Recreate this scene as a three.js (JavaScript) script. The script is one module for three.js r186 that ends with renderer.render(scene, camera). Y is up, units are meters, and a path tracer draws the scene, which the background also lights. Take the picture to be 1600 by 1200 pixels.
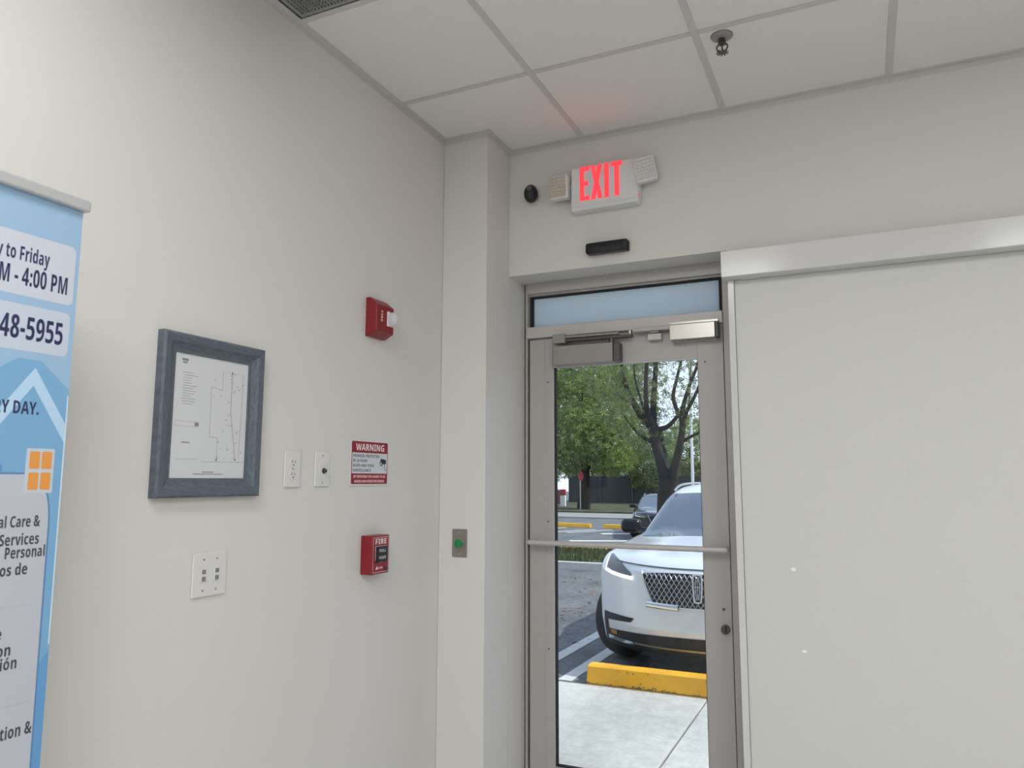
import * as THREE from 'three';
import { RectAreaLightUniformsLib } from 'three/addons/lights/RectAreaLightUniformsLib.js';
import { RoundedBoxGeometry } from 'three/addons/geometries/RoundedBoxGeometry.js';
import { MarchingCubes } from 'three/addons/objects/MarchingCubes.js';
import { mergeGeometries } from 'three/addons/utils/BufferGeometryUtils.js';

// ---------------------------------------------------------------- camera, sky, sun, exposure
const scene = new THREE.Scene();
const renderer = new THREE.WebGLRenderer({ antialias: true });
renderer.toneMapping = THREE.LinearToneMapping;
renderer.toneMappingExposure = 1.0;
renderer.shadowMap.enabled = true;
RectAreaLightUniformsLib.init();

const FOCAL = 1172;                                   // focal length in pixels of the 1600 x 1200 frame
const EYE = new THREE.Vector3(1.6347, 1.486, 3.0187);
const camera = new THREE.PerspectiveCamera(2 * Math.atan(600 / FOCAL) * 180 / Math.PI, 4 / 3, 0.05, 600);
camera.position.copy(EYE);
camera.rotation.set(0.1268, 0.4348, 0.0028, 'YXZ');
camera.updateMatrixWorld(true);

const SUN_DIR = new THREE.Vector3(0.8, 1.0, -0.12).normalize();
{
  // hazy summer sky with thin cloud: white towards the horizon, pale blue overhead, the same all the way round
  const W = 1024, Hh = 512, data = new Float32Array(W * Hh * 4), mixTo = (p, q, t) => p + (q - p) * t;
  const wave = (x, y, z) => 0.5 + 0.25 * (Math.sin(3.1 * x + 1.7 * z + 2.0 * Math.sin(2.3 * z + 1.1 * y)) + Math.sin(4.3 * z - 2.6 * x + 1.6 * Math.sin(3.7 * x + 2.0 * y)));
  for (let j = 0; j < Hh; j++) for (let i = 0; i < W; i++) {
    const el = ((j + 0.5) / Hh - 0.5) * Math.PI, az = ((i + 0.5) / W) * 2 * Math.PI, up = Math.sin(el), x = Math.cos(az) * Math.cos(el), z = Math.sin(az) * Math.cos(el);
    const t = Math.pow(Math.max(0, up), 0.55), q = 0.8 / (0.25 + Math.max(0, up)), c = Math.pow(wave(x * q * 2, up, z * q * 2) * 0.6 + wave(x * q * 5, up + 1, z * q * 5) * 0.4, 2) * 0.9;
    ['r', 'g', 'b'].forEach((_, k) => { data[(j * W + i) * 4 + k] = mixTo(mixTo([2.3, 2.48, 2.7][k], [0.78, 1.18, 1.85][k], t), [2.4, 2.48, 2.58][k], Math.min(1, c)); });
    data[(j * W + i) * 4 + 3] = 1;
  }
  const tex = new THREE.DataTexture(data, W, Hh, THREE.RGBAFormat, THREE.FloatType);
  tex.mapping = THREE.EquirectangularReflectionMapping; tex.magFilter = THREE.LinearFilter; tex.wrapS = THREE.RepeatWrapping; tex.needsUpdate = true;
  scene.background = tex;
}

const sun = new THREE.DirectionalLight(new THREE.Color().setRGB(1, 0.95, 0.86), 7.6);
sun.name = 'sun';
sun.position.copy(SUN_DIR).multiplyScalar(60).add(new THREE.Vector3(-4, 0, -15));
sun.target.position.set(-4, 0, -15);
sun.castShadow = true;
sun.shadow.mapSize.set(2048, 2048);
Object.assign(sun.shadow.camera, { left: -40, right: 40, top: 40, bottom: -40, near: 1, far: 160 });
scene.add(sun, sun.target);
const ROOM_LIGHT = 14.8;                               // radiance of the ceiling panels

// ---------------------------------------------------------------- helpers
let seed = 20260;
const rnd = () => { seed = (seed * 1664525 + 1013904223) >>> 0; return seed / 4294967296; };
const rr = (a, b) => a + (b - a) * rnd();
const V = (x, y, z) => new THREE.Vector3(x, y, z);
const lin = (r, g, b) => new THREE.Color().setRGB(r, g, b);
const pixelDir = (u, v) => V((u - 800) / FOCAL, (600 - v) / FOCAL, -1).applyQuaternion(camera.quaternion);
const at = (u, v, depth) => pixelDir(u, v).multiplyScalar(depth).add(EYE);
const groundY = (z) => -0.15 + 0.005 * (z + 3);
function onGround(u, v) {
  const d = pixelDir(u, v), t = (-0.15 + 0.005 * (EYE.z + 3) - EYE.y) / (d.y - 0.005 * d.z);
  return d.multiplyScalar(t).add(EYE);
}
const taken = {};
function numbered(name) { const n = taken[name] = (taken[name] ?? -1) + 1; return n ? name + '_' + String(n).padStart(3, '0') : name; }
function thing(name, label, category, pos = [0, 0, 0], turn = 0, group) {
  const o = new THREE.Group();
  o.name = numbered(name); o.position.set(...pos); o.rotation.y = turn;
  o.userData = { label, category };
  if (group) o.userData.group = group;
  scene.add(o);
  return o;
}
function part(name, geo, mat, parent, label, kind) {
  const m = new THREE.Mesh(Array.isArray(geo) ? join(geo) : geo, mat);
  m.name = name;
  if (label) m.userData.label = label;
  if (kind) m.userData.kind = kind;
  parent.add(m);
  return m;
}
function structure(name, geo, mat, label, category) {
  const m = part(name, geo, mat, scene);
  m.userData = { kind: 'structure', label, category };
  return m;
}
function join(list) {
  const flat = list.map((g) => {
    g = g.index ? g.toNonIndexed() : g.clone();
    for (const k of Object.keys(g.attributes)) if (!['position', 'normal', 'uv'].includes(k)) g.deleteAttribute(k);
    if (!g.attributes.normal) g.computeVertexNormals();
    if (!g.attributes.uv) g.setAttribute('uv', new THREE.BufferAttribute(new Float32Array(g.attributes.position.count * 2), 2));
    g.clearGroups();
    return g;
  });
  return mergeGeometries(flat, false);
}
const box = (x0, x1, y0, y1, z0, z1) => metricUV(new THREE.BoxGeometry(x1 - x0, y1 - y0, z1 - z0).translate((x0 + x1) / 2, (y0 + y1) / 2, (z0 + z1) / 2));
const rbox = (x0, x1, y0, y1, z0, z1, r = 0.003, seg = 2) => metricUV(new RoundedBoxGeometry(x1 - x0, y1 - y0, z1 - z0, seg, Math.min(r, (x1 - x0) / 2.01, (y1 - y0) / 2.01, (z1 - z0) / 2.01)).translate((x0 + x1) / 2, (y0 + y1) / 2, (z0 + z1) / 2));
const cyl = (r0, r1, h, x, y, z, seg = 24) => new THREE.CylinderGeometry(r0, r1, h, seg).translate(x, y, z);
const cylZ = (r0, r1, h, x, y, z, seg = 24) => new THREE.CylinderGeometry(r0, r1, h, seg).rotateX(Math.PI / 2).translate(x, y, z);
const cylX = (r0, r1, h, x, y, z, seg = 24) => new THREE.CylinderGeometry(r0, r1, h, seg).rotateZ(-Math.PI / 2).translate(x, y, z);
function metricUV(g) {                                // texture coordinates in metres from the dominant side
  const p = g.attributes.position, n = g.attributes.normal, uv = new Float32Array(p.count * 2);
  for (let i = 0; i < p.count; i++) {
    const ax = Math.abs(n.getX(i)), ay = Math.abs(n.getY(i)), az = Math.abs(n.getZ(i));
    if (ay > ax && ay > az) { uv[2 * i] = p.getX(i); uv[2 * i + 1] = p.getZ(i); }
    else if (ax > az) { uv[2 * i] = p.getZ(i); uv[2 * i + 1] = p.getY(i); }
    else { uv[2 * i] = p.getX(i); uv[2 * i + 1] = p.getY(i); }
  }
  g.setAttribute('uv', new THREE.BufferAttribute(uv, 2));
  return g;
}
const tube = (pts, r, seg = 20, rad = 8, closed = false) => new THREE.TubeGeometry(new THREE.CatmullRomCurve3(pts, closed), seg, r, rad, closed);
function taperTube(pts, radii, seg, rad) {
  const curve = new THREE.CatmullRomCurve3(pts), g = new THREE.TubeGeometry(curve, seg, 1, rad), p = g.attributes.position;
  for (let i = 0; i <= seg; i++) {
    const t = i / seg, c = curve.getPointAt(t), f = t * (radii.length - 1), k = Math.min(radii.length - 2, Math.floor(f)), r = radii[k] + (radii[k + 1] - radii[k]) * (f - k);
    for (let j = 0; j <= rad; j++) {
      const n = i * (rad + 1) + j;
      p.setXYZ(n, c.x + (p.getX(n) - c.x) * r, c.y + (p.getY(n) - c.y) * r, c.z + (p.getZ(n) - c.z) * r);
    }
  }
  return g;
}
// ---------------------------------------------------------------- textures
function noiseTile(size, cell, s0) {                  // tileable value noise, 0..1
  const k = Math.round(size / cell), keep = seed; seed = s0;
  const grid = Float32Array.from({ length: k * k }, () => rnd());
  seed = keep;
  return (x, y) => {
    const fx = x / cell, fy = y / cell, ix = Math.floor(fx), iy = Math.floor(fy), u = fx - ix, v = fy - iy, su = u * u * (3 - 2 * u), sv = v * v * (3 - 2 * v);
    const g = (a, b) => grid[((b % k + k) % k) * k + (a % k + k) % k];
    return (g(ix, iy) * (1 - su) + g(ix + 1, iy) * su) * (1 - sv) + (g(ix, iy + 1) * (1 - su) + g(ix + 1, iy + 1) * su) * sv;
  };
}
function dataTex(size, fn, srgb, metres) {
  const d = new Uint8Array(size * size * 4);
  for (let y = 0; y < size; y++) for (let x = 0; x < size; x++) {
    const c = fn(x, y), i = (y * size + x) * 4;
    for (let k = 0; k < 3; k++) d[i + k] = Math.max(0, Math.min(255, Math.round(255 * (Array.isArray(c) ? c[k] : c))));
    d[i + 3] = 255;
  }
  const t = new THREE.DataTexture(d, size, size);
  t.wrapS = t.wrapT = THREE.RepeatWrapping; t.magFilter = THREE.LinearFilter; t.minFilter = THREE.LinearMipmapLinearFilter; t.generateMipmaps = true;
  if (srgb) t.colorSpace = THREE.SRGBColorSpace;
  t.repeat.set(1 / metres, 1 / metres); t.needsUpdate = true;
  return t;
}
const grainA = noiseTile(256, 2, 1), grainB = noiseTile(256, 8, 2), grainC = noiseTile(256, 64, 3), grainD = noiseTile(256, 4, 4);
const paintBump = dataTex(256, (x, y) => 0.5 * grainD(x, y) + 0.5 * grainB(x, y), false, 0.25);
const tileBump = dataTex(256, (x, y) => { const a = grainA(x, y), b = grainD(x, y); return a > 0.86 || b > 0.88 ? 0.2 : 0.75 + 0.25 * grainB(x, y); }, false, 0.3);
const asphaltMap = dataTex(256, (x, y) => { const v = 0.40 + 0.16 * (grainA(x, y) - 0.5) + 0.09 * (grainB(x, y) - 0.5) + 0.1 * (grainC(x, y) - 0.5); return [v, v * 1.01, v * 1.03]; }, true, 1.6);
const asphaltBump = dataTex(256, (x, y) => grainA(x, y), false, 0.6);
const concreteMap = dataTex(256, (x, y) => { const v = 0.73 + 0.07 * (grainA(x, y) - 0.5) + 0.06 * (grainB(x, y) - 0.5) + 0.12 * (grainC(x, y) - 0.5); return [v, v * 0.99, v * 0.96]; }, true, 2.3);
const grassMap = dataTex(256, (x, y) => { const v = 0.6 + 0.6 * (grainA(x, y) - 0.5) + 0.4 * (grainC(x, y) - 0.5); return [0.42 * v, 0.44 * v, 0.29 * v]; }, true, 1.5);
const barkMap = dataTex(256, (x, y) => { const v = 0.5 + 0.5 * (grainD(x * 3, y * 0.5) - 0.5) + 0.3 * (grainC(x, y) - 0.5); return [0.30 * v, 0.26 * v, 0.23 * v]; }, true, 1);
const brushMap = dataTex(256, (x, y) => { const v = 1 + 0.2 * (grainA(x * 4, y * 0.18) - 0.5) + 0.16 * (grainB(x * 2, y * 0.5) - 0.5); return [0.345 * v, 0.378 * v, 0.42 * v]; }, true, 0.2);
const brushMapAcross = brushMap.clone(); brushMapAcross.rotation = Math.PI / 2; brushMapAcross.needsUpdate = true;
const floorMap = dataTex(256, (x, y) => { const v = 0.74 + 0.05 * (grainB(x, y) - 0.5) + 0.06 * (grainC(x, y) - 0.5); return [v, v * 0.995, v * 0.98]; }, true, 1.2);
const yellowMap = dataTex(256, (x, y) => { const w = grainB(x, y) * 0.6 + grainA(x, y) * 0.4, v = 1 + 0.12 * (grainC(x, y) - 0.5); const up = y / 256 * 0.7; return w > 0.83 || up < 0.004 + 0.04 * Math.max(0, w - 0.42) ? [0.44, 0.37, 0.26] : [0.97 * v, 0.71 * v, 0.18 * v]; }, true, 0.7);
function canvasTex(w, h, draw) {
  const c = document.createElement('canvas'); c.width = w; c.height = h;
  const x = c.getContext('2d'); draw(x, w, h);
  const t = new THREE.CanvasTexture(c); t.colorSpace = THREE.SRGBColorSpace; t.anisotropy = 8;
  return t;
}
// ---------------------------------------------------------------- materials
const std = (color, roughness = 0.6, metalness = 0, extra = {}) => new THREE.MeshStandardMaterial({ color, roughness, metalness, ...extra });
const phys = (o) => new THREE.MeshPhysicalMaterial(o);
const M = {
  wall: std(lin(0.70, 0.685, 0.655), 0.62, 0, { bumpMap: paintBump, bumpScale: 0.00015 }),
  tile: std(lin(0.82, 0.81, 0.78), 0.9, 0, { bumpMap: tileBump, bumpScale: 0.0012 }),
  tee: std(lin(0.60, 0.595, 0.58), 0.55),
  plenum: std(lin(0.03, 0.03, 0.03), 0.9),
  grilleMetal: std(lin(0.30, 0.30, 0.29), 0.6),
  floor: std(0xffffff, 0.45, 0, { map: floorMap }),
  baseboard: std(lin(0.1, 0.1, 0.1), 0.6),
  alu: std(lin(0.43, 0.415, 0.40), 0.45, 0.15),
  aluLight: std(lin(0.52, 0.50, 0.485), 0.4, 0.15),
  steel: std(lin(0.50, 0.48, 0.44), 0.3, 0.9),
  darkSteel: std(lin(0.10, 0.095, 0.09), 0.4, 0.6),
  closerGrey: std(lin(0.30, 0.285, 0.27), 0.5, 0.2),
  gasket: std(lin(0.012, 0.013, 0.016), 0.7),
  glass: phys({ color: lin(0.66, 0.69, 0.71), roughness: 0, transmission: 1, thickness: 0, ior: 1.45, specularIntensity: 0.6 }),
  frosted: phys({ color: lin(0.62, 0.69, 0.735), roughness: 0.95, transmission: 0.75, thickness: 0 }),
  clearGlass: phys({ color: lin(0.98, 0.98, 0.98), roughness: 0.02, transmission: 1, thickness: 0 }),
  shadeWhite: phys({ color: lin(0.66, 0.66, 0.66), roughness: 0.15, specularIntensity: 0.5 }),
  black: std(lin(0.007, 0.007, 0.008), 0.3),
  blackMatt: std(lin(0.02, 0.02, 0.022), 0.7),
  plate: std(lin(0.71, 0.70, 0.68), 0.4),
  slot: std(lin(0.05, 0.05, 0.05), 0.6),
  slotGrey: std(lin(0.22, 0.22, 0.21), 0.6),
  red: std(lin(0.24, 0.009, 0.014), 0.35),
  whitePaint: std(lin(0.8, 0.8, 0.8), 0.4),
  lens: phys({ color: lin(0.95, 0.97, 1), roughness: 0.08, transmission: 0.7, thickness: 0 }),
  exitWhite: std(lin(0.74, 0.75, 0.76), 0.4),
  exitRed: std(lin(0.5, 0.02, 0.03), 0.5, 0, { emissive: lin(1.0, 0.055, 0.075), emissiveIntensity: 1.0 }),
  green: std(lin(0.005, 0.22, 0.045), 0.35),
  greenDark: std(lin(0.02, 0.09, 0.04), 0.5),
  plateSteel: std(lin(0.30, 0.28, 0.25), 0.42, 0.6),
  bannerBar: std(lin(0.62, 0.63, 0.64), 0.35, 0.5),
  diffuser: std(lin(0.9, 0.9, 0.9), 0.6, 0, { emissive: lin(0.985, 0.99, 1), emissiveIntensity: 2.5 }),
  asphalt: std(0xffffff, 0.9, 0, { map: asphaltMap, bumpMap: asphaltBump, bumpScale: 0.004 }),
  concrete: std(0xffffff, 0.85, 0, { map: concreteMap }),
  linePaint: std(lin(0.72, 0.72, 0.70), 0.7, 0, { bumpMap: asphaltBump, bumpScale: 0.002 }),
  pathGrey: std(lin(0.30, 0.28, 0.27), 0.9),
  yellow: std(0xffffff, 0.6, 0, { map: yellowMap }),
  grass: std(0xffffff, 0.95, 0, { map: grassMap }),
  blade: std(lin(0.075, 0.095, 0.035), 0.9, 0, { side: THREE.DoubleSide }),
  bark: std(0xffffff, 0.9, 0, { map: barkMap }),
  canopy: std(lin(0.7, 0.7, 0.68), 0.7),
  fence: std(lin(0.045, 0.05, 0.055), 0.8),
  brick: std(lin(0.22, 0.075, 0.06), 0.8),
  pole: std(lin(0.72, 0.73, 0.74), 0.5),
  signRed: std(lin(0.45, 0.03, 0.05), 0.5),
  pearl: phys({ color: lin(0.80, 0.81, 0.82), roughness: 0.3, metalness: 0.1, clearcoat: 1, clearcoatRoughness: 0.03 }),
  navy: phys({ color: lin(0.012, 0.017, 0.028), roughness: 0.3, metalness: 0.2, clearcoat: 1, clearcoatRoughness: 0.04 }),
  carGlass: phys({ color: lin(0.05, 0.08, 0.11), roughness: 0.04, metalness: 0, clearcoat: 1, clearcoatRoughness: 0.02, ior: 1.7 }),
  chrome: std(lin(0.78, 0.79, 0.80), 0.12, 1),
  grilleBar: std(lin(0.42, 0.43, 0.45), 0.25, 0.9),
  tyre: std(lin(0.018, 0.018, 0.02), 0.85),
  rim: std(lin(0.45, 0.46, 0.47), 0.3, 0.9),
  lampHousing: phys({ color: lin(0.06, 0.065, 0.06), roughness: 0.15, clearcoat: 1, clearcoatRoughness: 0.03 }),
  lampStrip: std(lin(0.9, 0.9, 0.88), 0.3, 0, { emissive: lin(1, 0.97, 0.9), emissiveIntensity: 2.2 }),
  amber: std(lin(0.45, 0.17, 0.03), 0.3),
};
const leafMat = () => phys({ color: 0xffffff, roughness: 1, transmission: 0.4, thickness: 0, side: THREE.DoubleSide });
M.leaf = leafMat();
M.litter = std(lin(0.26, 0.17, 0.09), 0.9, 0, { side: THREE.DoubleSide });

// ---------------------------------------------------------------- room shell
const H = 3.0, RX = 6.0, RZ = 7.4, COLX = 0.217, COLZ = 0.2296, OPEN_R = 1.187, OPEN_T = 2.404;
structure('wall_left', box(-0.2, 0, 0, 3.25, -0.3, RZ + 0.2), M.wall, 'long off-white painted wall carrying the framed plan and alarms', 'wall');
structure('wall_front', [
  box(0, COLX, 0, 3.25, -0.3, 0), box(OPEN_R, RX, 0, OPEN_T, -0.3, 0), box(COLX, RX, OPEN_T, 3.25, -0.3, 0),
], M.wall, 'off-white painted wall around the glass entrance door', 'wall');
structure('wall_column', rbox(0, COLX, 0, H + 0.02, 0.0005, COLZ, 0.004), M.wall, 'square off-white corner column beside the entrance door', 'column');
structure('wall_right', box(RX, RX + 0.2, 0, 3.25, -0.3, RZ + 0.2), M.wall, 'plain off-white wall on the side away from the framed plan', 'wall');
structure('wall_back', box(0, RX, 0, 3.25, RZ, RZ + 0.2), M.wall, 'plain off-white wall facing the entrance door', 'wall');
structure('floor', box(-0.2, RX + 0.2, -0.12, 0, -0.3, RZ + 0.2), M.floor, 'pale vinyl floor of the room', 'floor');
structure('baseboard_left', box(0, 0.012, 0, 0.1, COLZ, RZ), M.baseboard, 'dark baseboard along the wall with the framed plan', 'baseboard');
structure('baseboard_front', box(OPEN_R + 0.02, RX, 0, 0.1, 0, 0.012), M.baseboard, 'dark baseboard under the roller shade', 'baseboard');

// ceiling: tiles and tee grid
const GX = [0.58, 1.19, 1.80, 2.41, 3.02, 3.63, 4.24, 4.85, 5.46], GZ = [0.594, 1.2036, 1.8132, 2.4228, 3.0324, 3.642, 4.2516, 4.8612, 5.4708, 6.0804, 6.69];
const lampCells = new Set(), LAMPS = [];
for (const i of [1, 4, 7]) for (const j of [4, 8]) { lampCells.add(i + ',' + j); lampCells.add(i + ',' + (j + 1)); LAMPS.push([GX[i - 1], GX[i], GZ[j - 1], GZ[j + 1]]); }
const ventCell = '0,2';
const ceiling = new THREE.Group(); ceiling.name = 'ceiling';
ceiling.userData = { kind: 'structure', label: 'suspended ceiling of white acoustic tiles in a metal tee grid', category: 'ceiling' };
scene.add(ceiling);
{
  const xs = [0, ...GX, RX], zs = [0, ...GZ, RZ];
  for (let i = 0; i < xs.length - 1; i++) for (let j = 0; j < zs.length - 1; j++) {
    if (lampCells.has(i + ',' + j) || ventCell === i + ',' + j) continue;
    if (i === 0 && j === 0) part('ceiling_tile', [box(0.001, xs[1] - 0.002, H, H + 0.016, COLZ + 0.001, zs[1] - 0.002), box(COLX + 0.001, xs[1] - 0.002, H, H + 0.016, 0.001, COLZ + 0.001)], M.tile, ceiling);
    else part('ceiling_tile', box(xs[i] + 0.002, xs[i + 1] - 0.002, H, H + 0.016, zs[j] + 0.002, zs[j + 1] - 0.002), M.tile, ceiling);
  }
  for (const x of GX) part('tee_bar', rbox(x - 0.012, x + 0.012, H - 0.003, H - 0.0005, 0.02, RZ - 0.02, 0.001, 1), M.tee, ceiling);
  for (const z of GZ) for (let i = 0; i < xs.length - 1; i++) part('tee_bar', rbox(xs[i] + (i ? 0.012 : 0.02), xs[i + 1] - 0.012, H - 0.0028, H - 0.0005, z - 0.012, z + 0.012, 0.001, 1), M.tee, ceiling);
  const angle = (n, ...b) => part('wall_angle', b.map((q) => box(...q)), M.tee, ceiling);
  angle(0, [0, 0.022, H - 0.004, H - 0.0005, COLZ, RZ], [0, 0.0015, H - 0.022, H - 0.004, COLZ, RZ]);
  angle(1, [0.022, COLX + 0.022, H - 0.004, H - 0.0005, COLZ, COLZ + 0.022], [0, COLX, H - 0.022, H - 0.004, COLZ, COLZ + 0.0015]);
  angle(2, [COLX, COLX + 0.022, H - 0.004, H - 0.0005, 0.022, COLZ], [COLX, COLX + 0.0015, H - 0.022, H - 0.004, 0, COLZ]);
  angle(3, [COLX, RX, H - 0.004, H - 0.0005, 0, 0.022], [COLX + 0.0015, RX, H - 0.022, H - 0.004, 0, 0.0015]);
  angle(4, [RX - 0.022, RX, H - 0.004, H - 0.0005, 0, RZ]);
  angle(5, [0, RX, H - 0.004, H - 0.0005, RZ - 0.022, RZ]);
  part('ceiling_deck', box(-0.2, RX + 0.2, 3.25, 3.4, -0.3, RZ + 0.2), M.plenum, ceiling);
}
// ceiling light panels
LAMPS.forEach(([x0, x1, z0, z1], n) => {
  const cx = (x0 + x1) / 2, cz = (z0 + z1) / 2, w = x1 - x0 - 0.026, d = z1 - z0 - 0.026;
  const t = thing('ceiling_light', `recessed ceiling light panel ${['by the wall of the framed plan', 'facing the roller shade', 'by the plain side wall'][n >> 1]}, row ${n % 2 ? 'far from' : 'near'} the door`, 'light', [cx, H, cz], 0, 'recessed ceiling light panels');
  part('frame', [box(-w / 2, w / 2, 0, 0.02, -d / 2, -d / 2 + 0.03), box(-w / 2, w / 2, 0, 0.02, d / 2 - 0.03, d / 2), box(-w / 2, -w / 2 + 0.03, 0, 0.02, -d / 2 + 0.03, d / 2 - 0.03), box(w / 2 - 0.03, w / 2, 0, 0.02, -d / 2 + 0.03, d / 2 - 0.03)], M.tee, t);
  part('diffuser', box(-w / 2 + 0.03, w / 2 - 0.03, 0.006, 0.014, -d / 2 + 0.03, d / 2 - 0.03), M.diffuser, t);
  part('housing', box(-w / 2, w / 2, 0.021, 0.1, -d / 2, d / 2), M.tee, t);
  const l = new THREE.RectAreaLight(lin(0.985, 0.99, 1), ROOM_LIGHT, w - 0.07, d - 0.07);
  l.name = 'ceiling_panel_light'; l.position.set(0, 0.003, 0); l.lookAt(0, -5, 0);
  t.add(l);
});
// return air grille
{
  const t = thing('return_air_grille', 'grey egg-crate return air grille set in the ceiling grid', 'vent', [0.296, H, (GZ[1] + GZ[2]) / 2]);
  const w = 0.268, d = 0.29;
  part('frame', [box(-w, w, 0, 0.018, -d, -d + 0.012), box(-w, w, 0, 0.018, d - 0.012, d), box(-w, -w + 0.012, 0, 0.018, -d + 0.012, d - 0.012), box(w - 0.012, w, 0, 0.018, -d + 0.012, d - 0.012)], M.grilleMetal, t);
  const bars = [];
  for (let x = -w + 0.025; x < w - 0.012; x += 0.013) bars.push(box(x - 0.0022, x + 0.0022, 0.001, 0.016, -d + 0.012, d - 0.012));
  for (let z = -d + 0.025; z < d - 0.012; z += 0.013) bars.push(box(-w + 0.012, w - 0.012, 0.001, 0.016, z - 0.0016, z + 0.0016));
  part('grid_core', bars, M.grilleMetal, t, undefined, 'stuff');
  part('duct_box', box(-w, w, 0.03, 0.2, -d, d), M.plenum, t);
}
// sprinkler
{
  const t = thing('fire_sprinkler', 'small dark metal pendent fire sprinkler on the ceiling tile', 'sprinkler', [1.272, H, 0.535]);
  part('escutcheon', new THREE.LatheGeometry([[0.012, -0.012], [0.02, -0.012], [0.036, -0.004], [0.038, 0], [0.012, 0]].map((q) => new THREE.Vector2(...q)), 28), std(lin(0.3, 0.3, 0.29), 0.45, 0.3), t);
  part('body', cyl(0.011, 0.013, 0.02, 0, -0.02, 0, 16), M.darkSteel, t);
  for (const s of [-1, 1]) part('frame_arm', tube([V(s * 0.009, -0.028, 0), V(s * 0.018, -0.038, 0), V(s * 0.014, -0.052, 0), V(0, -0.06, 0)], 0.0028, 12, 6), M.darkSteel, t);
  part('bulb', cyl(0.0028, 0.0028, 0.03, 0, -0.043, 0, 8), M.darkSteel, t);
  const teeth = [cyl(0.008, 0.008, 0.003, 0, -0.061, 0, 16)];
  for (let k = 0; k < 10; k++) teeth.push(new THREE.BoxGeometry(0.016, 0.0015, 0.005).translate(0.013, -0.0615, 0).rotateY(k * Math.PI / 5));
  part('deflector', teeth, M.darkSteel, t);
}

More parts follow.
